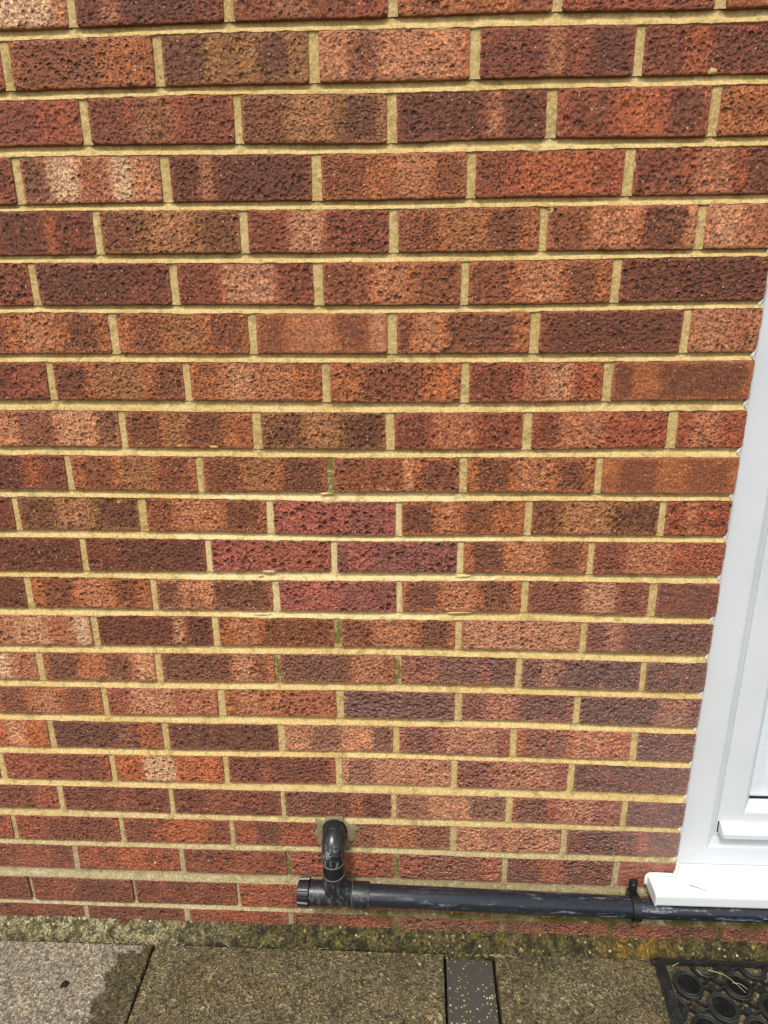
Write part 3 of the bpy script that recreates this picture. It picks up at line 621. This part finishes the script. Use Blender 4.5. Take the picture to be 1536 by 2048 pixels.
for k in ks:
    for (xm, hw) in JOINTS[k]:
        X = xm/1000; w = hw/1000; zt, zb = z_top(k, xm)+.0015, z_bot(k, xm)-.0006; o = xm*.37+k
        V = []; zs = frange(zb, zt, 0.0035); deep = 0.0016 + 0.0012*abs(nz(o, 3)); lean = 0.0008*nz(o, 8)
        if k == 21: deep += .004
        for z in zs:
            r1 = .0009*nz(z*110, o) + .0006*nz(z*300, o, 2); r2 = .0009*nz(z*110, o, 4) + .0006*nz(z*300, o, 6); wv = .0005*nz(z*60, o, 9)
            l = lean*(z-zb)/(zt-zb)
            V += [(X-w-.004, .012, z), (X-w-.0010+r1+l, deep+.0006, z), (X-w*.55+l, deep+wv-.0002, z), (X+w*.1+l, deep-.0004+wv, z), (X+w*.6+l, deep+wv-.0004, z), (X+w+.0010+r2+l, deep+.0002, z), (X+w+.004, .012, z)]
        mb.add(V, [(i*7+j, i*7+j+1, (i+1)*7+j+1, (i+1)*7+j) for i in range(len(zs)-1) for j in range(6)])
# body of the wall behind the brick faces
mb.box(-1.36, JAMB/1000-.004, .0135, .098, -.05, G+.262)
mb.box(JAMB/1000-.004, 1.60, .0135, .098, -.05, G-1.552)
mb.box(1.496, 1.70, .0135, .098, G-1.552, G+.262)
mortar = mb.build('mortar', MORTAR, wall, smooth=True, loc=(0, 0.05, 0), recalc=False)
# small splashes of mortar left on brick faces
mb = MB()
def splash(x, z, rx, rz, t=.0006, s=0):
    V = [(x, -t-.0003, z)]; n = 14
    for ring, f in ((1, .55), (2, 1.0)):
        for i in range(n):
            a = 2*math.pi*i/n; q = f*(1+.45*nz(math.cos(a)*1.5+s, math.sin(a)*1.5, x*50))
            V.append((x+rx*q*math.cos(a), -t if ring == 1 else .0012, z+rz*q*math.sin(a)))
    F = [(0, 1+i, 1+(i+1) % n) for i in range(n)] + [(1+i, 1+n+i, 1+n+(i+1) % n, 1+(i+1) % n) for i in range(n)]
    mb.add(V, F)
for (x, z, rx, rz) in ((-.441, -.049, .012, .009), (.235, -.277, .008, .006), (.415, -.276, .010, .005), (-.226, -.854, .013, .0035), (-.24, -.862, .006, .002), (-.115, -.711, .012, .002),
                       (.118, -.860, .012, .004), (-.243, -.937, .02, .003), (.115, -.930, .02, .0025), (-.012, -.703, .006, .0025), (-.304, -.630, .009, .003), (-.362, -.628, .006, .003), (.443, -.104, .008, .004)):
    splash(x, z+G, rx, rz, s=x*9)
mb.build('mortar_splash', MORTAR, wall, smooth=True, loc=(0, 0.05, 0), recalc=False)
mb = MB()
for (x, z, rx, rz) in ((.478, -.293, .018, .0055), (.462, -.301, .007, .004), (.467, -.319, .006, .005), (-.535, -.647, .006, .002), (.349, -.221, .002, .006), (.14, -.304, .009, .003), (-.48, -.727, .003, .003), (-.505, -1.51, .003, .004)):
    splash(x, z+G, rx, rz, t=.0002, s=x*7)
SPALL = mat_plain('pale_spall', K(226, 170, 118), .9, .2, .002, 300)
mb.build('spalled_patch', SPALL, wall, smooth=True, loc=(0, 0.05, 0), recalc=False)
# rough grey pointing round the pipe hole
mb = MB(); V = []; cx, cz = -.1235, G-1.418; n = 64
for ri, f in enumerate((.0225, .026, .030, .034, .038, .0415, .045)):
    for i in range(n):
        a = 2*math.pi*i/n; q = 1 + (.16*nz(math.cos(a)*2, math.sin(a)*2, 3)+.08*nz(math.cos(a)*6, math.sin(a)*6, 5))*(ri/3)
        x = cx + f*.98*q*math.cos(a); z = cz + (f*.92*q*math.sin(a) if math.sin(a) > 0 else f*1.05*q*math.sin(a)); z = min(z, G-1.378+.0015*nz(x*200, 1))
        y = (.008, -.0016, -.0028, -.0026, -.0019, -.0009, .0028)[ri] + .0007*nz(x*190, z*190, 1) + .0004*nz(x*500, z*500, 2)
        V.append((x, y, z))
mb.add(V, [(r*n+i, r*n+(i+1) % n, (r+1)*n+(i+1) % n, (r+1)*n+i) for r in range(6) for i in range(n)])
COLLAR = mat_plain('grey_pointing', K(150, 138, 106), .95, .2, .0035, 260, .6)
mb.build('pipe_pointing', COLLAR, wall, smooth=True, loc=(0, 0.05, 0), recalc=False)

# ------------------------------------------------------------------ glazed door and its sill
door = empty('glazed_door', (1.027, 0.05, G-1.527))
tag(door, 'white plastic glazed door with a drip bar above its wide sill', 'door')
FY = .025; TOP = G+.26; ZB = G-1.498; XR = 1.484
L0, L1, L2, L3, L4 = .568, .632, .645, .694, .706        # outer edge, frame arris, sash edge, bead edge, glass
z0, z1, z2, z3, z4 = ZB, G-1.453, G-1.428, G-1.370, G-1.346
def frame(part, xa, xb, za, profile, mat=UPVC, name='frame'):
    """mitred border: profile = [(inset, y)] from the outside inwards; left jamb, bottom rail, right jamb"""
    # left jamb
    for side in ('left', 'right', 'bottom'):
        m = MB(); n = len(profile)
        top = TOP
        V = []
        for (ix, iz, y) in profile:
            if side == 'left': V += [(xa+ix, y, za+iz), (xa+ix, y, top)]
            elif side == 'right': V += [(xb-ix, y, za+iz), (xb-ix, y, top)]
            else: V += [(xa+ix+.0004, y, za+iz), (xb-ix-.0004, y, za+iz)]
        F = [(2*i, 2*i+1, 2*i+3, 2*i+2) for i in range(n-1)]
        m.add(V, F); m.build({'left': name+'_jamb', 'right': name+'_jamb', 'bottom': name+'_rail'}[side], mat, part, smooth=False)
ds = (z1-z0)
def prof_round(pts):
    out = []
    for i, p in enumerate(pts):
        out.append(p)
    return out
frame(door, L0, XR, z0, [(0, 0, .095), (0, 0, FY+.002), (.0012, .0012, FY), (L1-L0-.004, z1-z0-.004, FY), (L1-L0-.001, z1-z0-.001, FY+.0008), (L1-L0+.0015, z1-z0+.0016, FY+.004),
                              (L2-L0-.003, z2-z0-.004, FY+.0085), (L2-L0-.0015, z2-z0-.002, FY+.0095), (L2-L0-.0008, z2-z0-.001, FY+.0105), (L2-L0+.002, z2-z0+.002, FY+.0107)], name='frame')
frame(door, L2, XR-(L2-L0), z2, [(0, 0, .09), (0, 0, FY+.0065), (.0018, .0018, FY+.004), (L3-L2-.004, z3-z2-.004, FY+.004), (L3-L2-.001, z3-z2-.001, FY+.0046), (L3-L2+.0015, z3-z2+.0016, FY+.0085),
                                 (L4-L2-.002, z4-z2-.004, FY+.016), (L4-L2, z4-z2-.002, FY+.018), (L4-L2, z4-z2-.002, .075)], name='sash')
m = MB(); m.box(L4-.004, XR-(L4-L0)+.004, FY+.020, FY+.024, z4-.006, TOP)
gm = bpy.data.materials.new('window_glass'); gm.use_nodes = True; gt = gm.node_tree; gt.nodes.clear()
go = gt.nodes.new('ShaderNodeOutputMaterial'); gx_ = gt.nodes.new('ShaderNodeMixShader'); gf = gt.nodes.new('ShaderNodeFresnel'); gf.inputs[0].default_value = 1.5
ga = gt.nodes.new('ShaderNodeBsdfTransparent'); gg = gt.nodes.new('ShaderNodeBsdfGlossy'); gg.inputs['Roughness'].default_value = 0.02; ga.inputs[0].default_value = (0.95, 0.97, 0.97, 1)
gge = gt.nodes.new('ShaderNodeNewGeometry'); gma = gt.nodes.new('ShaderNodeMath'); gma.operation = 'MULTIPLY_ADD'; gma.inputs[1].default_value = -1.0; gma.inputs[2].default_value = 1.0; gmb = gt.nodes.new('ShaderNodeMath'); gmb.operation = 'MULTIPLY'
gt.links.new(gge.outputs['Backfacing'], gma.inputs[0]); gt.links.new(gma.outputs[0], gmb.inputs[0]); gt.links.new(gf.outputs[0], gmb.inputs[1]); gt.links.new(gmb.outputs[0], gx_.inputs[0]); gt.links.new(ga.outputs[0], gx_.inputs[1]); gt.links.new(gg.outputs[0], gx_.inputs[2]); gt.links.new(gx_.outputs[0], go.inputs[0])
GLASS = gm
m.build('glass_pane', GLASS, door)
m = MB(); m.box(L4-.001, XR-(L4-L0)+.001, FY+.0165, FY+.0195, z4-.0022, z4+.0022); m.build('gasket', GASKET, door)
m = MB()
xs_ = frange(L4-.006, XR-(L4-L0)+.006, .004); V = []
for x in xs_:
    y = FY+.031 + .0012*math.sin(x*190); V += [(x, y, z4-.02), (x, y, TOP)]
m.add(V, [(2*i, 2*i+2, 2*i+3, 2*i+1) for i in range(len(xs_)-1)]); m.build('added_pane_backing', BACKING, door, smooth=True, recalc=False)  # pale sheet added behind the glass to make the pane look bright
# drip bar
m = MB(); dx0, dx1 = .6495, XR-.0815
m.extrude_profile([(FY+.0035, G-1.393), (FY+.001, G-1.3925), (.0075, G-1.4045), (.0065, G-1.406), (.0065, G-1.4155), (.0085, G-1.4165), (.012, G-1.4145), (.013, G-1.411), (FY+.0035, G-1.402)], dx0, dx1)
m.build('drip_bar', UPVC, door)
m = MB(); m.extrude_profile([(FY+.0035, G-1.394), (FY, G-1.3935), (.0085, G-1.405), (.0075, G-1.4065), (.0075, G-1.4155), (FY+.0035, G-1.4165)], dx0-.0022, dx0-.0002); m.build('drip_bar_cap', UPVC, door)
m = MB(); m.box(L2+.0006, L2+.0042, FY+.003, FY+.0045, G-1.4195, G-1.394); m.build('drain_slot', GASKET, door)
# sill: sloping top, nose, horn past the brick opening
SX0 = .507; sill_prof = [(.094, ZB-.0006), (FY-.003, ZB-.0006), (-.040, G-1.5015), (-.0455, G-1.5025), (-.0478, G-1.5045), (-.0485, G-1.508), (-.0492, G-1.5235), (-.0485, G-1.5262), (-.046, G-1.527), (-.044, G-1.5262), (-.0435, G-1.513), (.094, G-1.508)]
m = MB(); m.extrude_profile(sill_prof, JAMB/1000+.001, 1.482); m.build('sill', UPVC, door, loc=(1.0, 0, G-1.527))
m = MB(); front = [(-.0035, G-1.4992), (-.040, G-1.5017), (-.0455, G-1.5027), (-.0478, G-1.5047), (-.0485, G-1.5082), (-.0492, G-1.5235), (-.0485, G-1.5262), (-.046, G-1.527), (-.0035, G-1.524)]
m.extrude_profile(front, SX0+.002, JAMB/1000+.0012); m.build('sill_horn', UPVC, door)
m = MB(); capf = [(-.0035, G-1.4982), (-.040, G-1.5007), (-.0462, G-1.502), (-.049, G-1.5045), (-.0497, G-1.508), (-.0504, G-1.524), (-.0493, G-1.5275), (-.0035, G-1.5255)]
m.extrude_profile(capf, SX0-.0015, SX0+.0022); m.build('sill_end_cap', UPVC, door)
# silicone: fillet up the jamb bulging into each bed joint, and round the horn
m = MB(); V = []; zs = frange(G-1.502, TOP, .0022)
for z in zs:
    j = 0.0
    for k in range(-3, 20):
        if k+1 in ROWS:
            zj = (interp(ROWS[k][1], 560)+interp(ROWS[k+1][0], 560))/2000+G
            j = max(j, (.7+.5*nz(k*3.1, 4))*math.exp(-((z-zj)/.0070)**2))
    low = max(0, min(1, (G-1.44-z)/.03))
    xl = JAMB/1000 + .0012 - .0075*j - .002*low + .0016*nz(z*38, 2) + .0008*nz(z*150, 4) - .0012
    yl = .0002 + .001*nz(z*40, 7) - .0032*j
    xr = L0+.0055 + .0012*nz(z*15, 8) + .001*low; V += [(xl-.001, yl+.006, z), (xl, yl, z), ((xl*1.6+xr)/2.6, yl+.006+.001*nz(z*90, 1), z), ((xl+xr*2)/3, FY-.007, z), (xr, FY+.0003, z)]
m.add(V, [(i*5+q, i*5+q+1, (i+1)*5+q+1, (i+1)*5+q) for i in range(len(zs)-1) for q in range(4)])
pts = [(JAMB/1000+.006, .012, ZB+.002), (JAMB/1000+.001, -.0015, G-1.4985)]
path = [(JAMB/1000+.0005, -.0035, G-1.470), (JAMB/1000-.0003, -.004, G-1.485), (JAMB/1000-.003, -.0045, G-1.4945)] + [(x, -.0048-.0008*abs(nz(x*80, 2)), G-1.4957+.0012*nz(x*120, 4)) for x in frange(JAMB/1000-.006, SX0+.004, .0022)[::1]]
path = [Vector(p) for p in path] + [Vector((SX0-.0008, -.0048, G-1.4975)), Vector((SX0-.0035, -.005, G-1.502)), Vector((SX0-.004, -.0048, G-1.510)), Vector((SX0-.0036, -.0046, G-1.519))]
m.tube(path, [.0034+.0012*nz(i*1.7, 3) for i in range(len(path))], n=10)
m.build('sealant_bead', SEAL, door, smooth=True)

# ------------------------------------------------------------------ black waste pipe
waste = empty('waste_pipe', (-.1235, 0, .1)); AY = -.038
tag(waste, 'black plastic waste pipe running low along the wall with an elbow and end cap', 'pipe')
def zax(x): return G - 1.5345 - .0115*(x+.05)/.52 if x < .47 else G-1.5475-.004*(x-.47)
EX = -.1235; Rb = .0285; z_el = G-1.4085
bend = [(EX, .03, z_el), (EX, AY+Rb, z_el)] + [(EX, AY+Rb-Rb*math.sin(a), z_el-Rb+Rb*math.cos(a)) for a in [math.pi/2*i/14 for i in range(1, 15)]] + [(EX, AY, G-1.4475)]
m = MB(); m.tube(bend, .0225, n=40); m.build('elbow', ELB, waste, smooth=True)
m = MB(); m.tube([(EX, .004, z_el), (EX, .001, z_el), (EX, -.003, z_el), (EX, -.0035, z_el)], [.0228, .0248, .0246, .0226], n=40); m.build('elbow_rim', PIPE_DARK, waste, smooth=True)
m = MB(); m.tube([(EX, AY, G-1.4478), (EX, AY, G-1.4492), (EX, AY, G-1.4505)], [.0228, .0234, .0226], n=40); m.build('socket_lip', SCUFF, waste, smooth=True)
m = MB(); m.tube([(EX, AY, G-1.446), (EX, AY, G-1.49)], .0214, n=40); m.build('riser', PIPE_DARK, waste, smooth=True)
m = MB(); m.tube([(EX, AY, G-1.4785), (EX, AY, G-1.4797)], [.0226, .0229], n=40); m.build('socket_lip', SCUFF, waste, smooth=True)
m = MB(); m.tube([(EX, AY, G-1.4795), (EX, AY, G-1.500), (EX-.0004, AY, G-1.512), (EX, AY, G-1.53)], [.0229, .0229, .0226, .021], n=40); m.build('tee_socket', FIT, waste, smooth=True)
# tee body along the run
def run(xs, rs, name, mat): 
    mm = MB(); mm.tube([(x, AY, zax(x)) for x in xs], rs, n=44); return mm.build(name, mat, waste, smooth=True)
run([-.1735, -.1725, -.1405, -.1395], [.0222, .0232, .0232, .0218], 'cap_socket', FIT)
run([-.142, -.1405, -.120, -.0865, -.0855], [.0212, .0216, .0217, .0216, .0212], 'tee_body', FIT)
# swept web from branch into the run
m = MB(); m.tube([(EX+.002, AY-.001, G-1.502), (EX+.006, AY-.0012, G-1.514), (EX+.017, AY-.0005, G-1.525), (EX+.034, AY, G-1.5325)], [.0222, .0221, .0217, .0205], n=40); m.build('tee_sweep', FIT, waste, smooth=True)
run([-.087, -.0865, -.0545, -.0528, -.0522], [.0222, .0240, .0240, .0236, .021], 'tee_outlet', FIT)
run([-.0875, -.0868], [.0243, .0243], 'socket_lip', SCUFF)
run([-.06, .463, .4645], [.0205, .0205, .0195], 'long_pipe', PIPE)
m = MB(); m.tube([(.45, AY+.001, zax(.47)-.001), (1.58, AY+.001, zax(1.58)-.001)], .0178, n=40); m.build('far_pipe', PIPE, waste, smooth=True)
# ribbed access cap
m = MB(); n = 96; V = []; prof_c = [(-.1965, .0), (-.1965, .021), (-.1955, .0238), (-.1745, .0252), (-.1738, .0235)]
for (x, r) in prof_c:
    for i in range(n):
        a = 2*math.pi*i/n; ph = (i % 8)/8.0; rib = .0026 if ph < .30 else 0
        rr = r+(rib if r > .023 else 0)*(1 if r > .0236 else .5); V.append((x, AY+rr*math.cos(a), zax(x)+rr*math.sin(a)))
m.add(V, [(q*n+i, q*n+(i+1) % n, (q+1)*n+(i+1) % n, (q+1)*n+i) for q in range(4) for i in range(n)]); m.build('end_cap', PIPE_DARK, waste, smooth=True)
# wall clip with its screw
m = MB(); cx0, cx1 = .4655, .4805
n = 36; V = []
for i in range(n+1):
    a = math.radians(60) + 2*math.pi*(i/n)*(300/360)
    for (x, r) in ((cx0, .0203), (cx0, .0232), (cx1, .0232), (cx1, .0203)):
        V.append((x, AY+r*math.sin(a+math.pi/2-.3), zax(.473)+.0005+r*math.cos(a+math.pi/2-.3)))
m.add(V, [(i*4+q, i*4+(q+1) % 4, (i+1)*4+(q+1) % 4, (i+1)*4+q) for i in range(n) for q in range(4)])
m.box(.4725, .4885, -.0045, .0005, G-1.5385, G-1.5145, .0008)
m.box(.4735, .4875, -.009, -.004, G-1.5165, G-1.5145, .0004)
m.box(.4735, .4875, -.009, -.004, G-1.5325, G-1.5305, .0004)
m.extrude_profile([(-.0005, G-1.5375), (-.006, G-1.5345), (-.030, G-1.529), (-.036, G-1.528), (-.036, G-1.533), (-.012, G-1.556), (-.0005, G-1.566)], .4685, .4845)
clip = m.build('pipe_clip', PIPE_DARK, waste)
m = MB(); m.tube([(.4805, -.0044, G-1.5238), (.4805, -.0066, G-1.5238)], [.0034, .0028], n=16); m.build('screw', METAL, clip, smooth=True)

# ------------------------------------------------------------------ rubber ring mat
mat_x0 = .517
mo = empty('rubber_mat', (.85, -.2, 0)); tag(mo, 'black rubber door mat of joined rings lying on the paving', 'door mat')
ZT = .0105
def mring(x, y, r0, r1, z0_, z1_, m, n=40, a0=0, a1=2*math.pi):
    closed = abs(a1-a0-2*math.pi) < 1e-6; k = n if closed else n+1; V = []
    for i in range(k):
        a = a0+(a1-a0)*i/n; c, s = math.cos(a), math.sin(a)
        for (r, z) in ((r0, z0_), (r0, z1_-.0006), (r0+.0008, z1_), (r1-.0008, z1_), (r1, z1_-.0006), (r1, z0_)): V.append((x+r*c, y+r*s, z))
    F = [(i*6+q, i*6+q+1, ((i+1) % k)*6+q+1, ((i+1) % k)*6+q) for i in range(n) for q in range(5)]
    m.add(V, F)
edge_line = lambda y: mat_x0 + .012*(y+.156)/.13 - .003          # the left border leans a little
# borders
def border(pts, w, name):
    m = MB()
    return m
m = MB()
bl = [(edge_line(-.027)+.004, -.0255), (edge_line(-.6), -.6)]
for (a, b, zz) in ((0, .0045, .0035), (.0045, .0085, .0065), (.0085, .0125, .008), (.0125, .0165, .0095), (.0165, .0205, ZT)):
    (xa, ya), (xb, yb) = bl
    V = [(xa+a, ya, .0003), (xa+b, ya, .0003), (xb+b, yb, .0003), (xb+a, yb, .0003), (xa+a+.0003, ya, zz), (xa+b-.0004, ya, zz), (xb+b-.0004, yb, zz), (xb+a+.0003, yb, zz)]
    m.add(V, [(0, 1, 2, 3), (4, 5, 6, 7), (0, 1, 5, 4), (1, 2, 6, 5), (2, 3, 7, 6), (3, 0, 4, 7)])
m.build('edge_strip', RUBBER, mo)
m = MB()
for (a, b, zz) in ((0, .0045, .0035), (.0045, .0085, .0065), (.0085, .0105, .0085), (.0105, .0125, ZT+.0005)):
    V = [(.524, -.0255-a, .0003), (.524, -.0255-b, .0003), (1.35, -.0225-b, .0003), (1.35, -.0225-a, .0003), (.524, -.0257-a, zz), (.524, -.0255-b, zz), (1.35, -.0225-b, zz), (1.35, -.0227-a, zz)]
    m.add(V, [(0, 1, 2, 3), (4, 5, 6, 7), (0, 1, 5, 4), (1, 2, 6, 5), (2, 3, 7, 6), (3, 0, 4, 7)])
m.build('edge_strip', RUBBER, mo)
PX, PY, OX, OY = .0955, .0415, .5775, -.0795
nr = 0
def clipx(x, y): return x - (edge_line(y)+.018)
for j in range(-1, 12):
    for i in range(-1, 9):
        x = OX + PX*i + (PX/2 if j % 2 else 0); y = OY - PY*j
        if y < -.58 or x > 1.34: continue
        if clipx(x, y) < -.012: continue
        rm = MB(); half = j == -1
        if half: a0, a1 = math.pi*1.06, math.pi*1.94
        elif clipx(x, y) < .024:
            al = math.acos(max(-1, min(1, -clipx(x, y)/.0275))); a0, a1 = -al, al
            if al > 3.1: a0, a1 = 0, 2*math.pi
        else: a0, a1 = 0, 2*math.pi
        for (r0, r1, zt) in ((.0200, .0225, ZT), (.0225, .0250, ZT-.0022), (.0250, .0275, ZT-.0006)): mring(x, y, r0, r1, .0004, zt, rm, 36, a0, a1)
        ro = rm.build('mat_ring', RUBBER, mo)
        if not half:
            dm = MB(); dm.add([(x, y, .003)] + [(x+.0203*math.cos(a0+(a1-a0)*q/28), y+.0203*math.sin(a0+(a1-a0)*q/28), .003) for q in range(29)], [(0, q+1, q+2) for q in range(28)])
            rr = random.Random(i*31+j)
            for q in range(190):
                t = math.sqrt((q+.5)/190)*.0192; a = q*2.39996
                px, py = x+t*math.cos(a)+rr.uniform(-.0003, .0003), y+t*math.sin(a)+rr.uniform(-.0003, .0003)
                if clipx(px, py) < 0 or y < -.26: continue
                hh = .0085+rr.uniform(-.001, .001); w = .00062
                dm.add([(px-w, py-w, .003), (px+w, py-w, .003), (px+w, py+w, .003), (px-w, py+w, .003), (px-w*.7, py-w*.7, hh), (px+w*.7, py-w*.7, hh), (px+w*.7, py+w*.7, hh), (px-w*.7, py+w*.7, hh)],
                       [(0, 1, 5, 4), (1, 2, 6, 5), (2, 3, 7, 6), (3, 0, 4, 7), (4, 5, 6, 7)])
            bo = dm.build('bristle_pad', RUBBER, ro, recalc=False); bo['kind'] = 'stuff'
        # joining node to the right of every ring
        nx_, ny_ = x+PX/2, y
        if nx_ < 1.33:
            km = MB()
            for sx in (-1, 1):
                for sy in (-1, 1):                          # four curved webs reaching out to the rings
                    P_ = [Vector((nx_+sx*.0235, ny_+sy*.0035, 0)), Vector((nx_+sx*.015, ny_+sy*.0045, 0)), Vector((nx_+sx*.0075, ny_+sy*.0085, 0)), Vector((nx_+sx*.0042, ny_+sy*.0155, 0))]
                    if j == -1 and sy == 1: continue
                    V = []
                    for t_, p_ in enumerate(P_):
                        d_ = (P_[min(t_+1, 3)]-P_[max(t_-1, 0)]).normalized(); nn = Vector((-d_.y, d_.x, 0))*.0014
                        V += [(p_.x-nn.x, p_.y-nn.y, .0004), (p_.x-nn.x, p_.y-nn.y, ZT-.0012), (p_.x+nn.x, p_.y+nn.y, ZT-.0012), (p_.x+nn.x, p_.y+nn.y, .0004)]
                    km.add(V, [(q*4+e, q*4+(e+1) % 4, (q+1)*4+(e+1) % 4, (q+1)*4+e) for q in range(3) for e in range(4)])
            km.box(nx_-.006, nx_+.006, ny_-.006, ny_+.006, .0004, .0035)
            km.build('mat_link', RUBBER, mo)

# ------------------------------------------------------------------ small loose things
def stalk(name, pts, r, mat, label, cat, group=None):
    m = MB(); P_ = [Vector(p) for p in pts]; Q = []
    for i in range(len(P_)-1):
        for s in range(6): Q.append(P_[i].lerp(P_[i+1], s/6))
    Q.append(P_[-1])
    for it in range(2): Q = [Q[0]] + [(Q[i-1]+Q[i]*2+Q[i+1])/4 for i in range(1, len(Q)-1)] + [Q[-1]]
    m.tube(Q, [r*(1-.5*i/len(Q)) for i in range(len(Q))], n=8); o = m.build(name, mat, smooth=True)
    tag(o, label, cat, group); return o
zs_ = lambda y: ZB - .0006 - (FY-.003-y)*.0046/.062 + .0010
stalk('twig', [(.581, -.024, zs_(-.024)), (.590, -.0275, zs_(-.0275)), (.606, -.0355, zs_(-.0355)), (.619, -.037, zs_(-.037))], .0011, TWIG, 'thin curved brown twig lying on the white door sill', 'twig')
stalk('straw_stalk', [(.628, -.052, ZT+.001), (.655, -.060, ZT+.001), (.668, -.075, ZT+.0012), (.680, -.095, ZT+.001)], .0006, STRAW, 'longest pale straw bent across the rings of the black mat', 'straw')
stalk('straw_stalk', [(.664, -.076, ZT+.001), (.678, -.078, ZT+.001), (.688, -.088, ZT+.0005)], .00055, STRAW, 'short pale straw branching over the right-hand mat ring', 'straw')
stalk('straw_stalk', [(.559, -.047, ZT+.001), (.575, -.040, ZT+.001)], .0007, STRAW, 'short straight straw near the top left corner of the mat', 'straw')
stalk('straw_stalk', [(.605, -.052, ZT+.001), (.612, -.064, ZT+.001)], .0006, STRAW, 'small straw beside the first full ring of the mat', 'straw')
stalk('grass_blade', [(.489, -.004, G-1.530), (.494, -.010, G-1.546), (.499, -.017, G-1.556)], .0007, mat_plain('yellow_grass', K(190, 150, 60), .7), 'dry yellow grass blade caught beside the pipe clip', 'grass blade')
# clump of moss on the pale slab
def clump(name, x, y, rx, ry, h, mat, label, cat, n=14):
    m = MB(); V = [(x, y, h)]
    for ri, f in enumerate((.5, 1.0)):
        for i in range(n):
            a = 2*math.pi*i/n; q = f*(1+.35*nz(math.cos(a)*2, math.sin(a)*2, x*30))
            V.append((x+rx*q*math.cos(a), y+ry*q*math.sin(a), h*.8+h*.25*nz(i, 3) if ri == 0 else .0002))
    m.add(V, [(0, 1+i, 1+(i+1) % n) for i in range(n)] + [(1+i, 1+n+i, 1+n+(i+1) % n, 1+(i+1) % n) for i in range(n)])
    o = m.build(name, mat, smooth=True); tag(o, label, cat); return o
clump('moss_clump', -.661, -.118, .0085, .0075, .0045, MOSS, 'small black clump of moss on the pale dry paving slab', 'moss')
# leaf litter and grit caught in the joint between fillet and paving
m = MB(); rr = random.Random(11)
for i in range(150):
    x = rr.choice([rr.uniform(-.85, .8), rr.gauss(-.56, .05), rr.gauss(.2, .03), rr.uniform(-.7, -.45)]); y = -.0285+rr.uniform(-.004, .004); L_ = rr.uniform(.002, .009); a = rr.gauss(0, .5); w = rr.uniform(.0003, .0009)
    c, s = math.cos(a), math.sin(a); z = rr.uniform(.0008, .003)
    m.add([(x-L_*c, y-L_*s, z), (x+w*s, y-w*c, z+.0006), (x+L_*c, y+L_*s, z+rr.uniform(0, .002)), (x-w*s, y+w*c, z+.0004)], [(0, 1, 2, 3)])
o = m.build('dry_litter', STRAW, recalc=False); tag(o, 'scraps of dry straw and grit along the joint beside the wall', 'litter', kind='stuff')
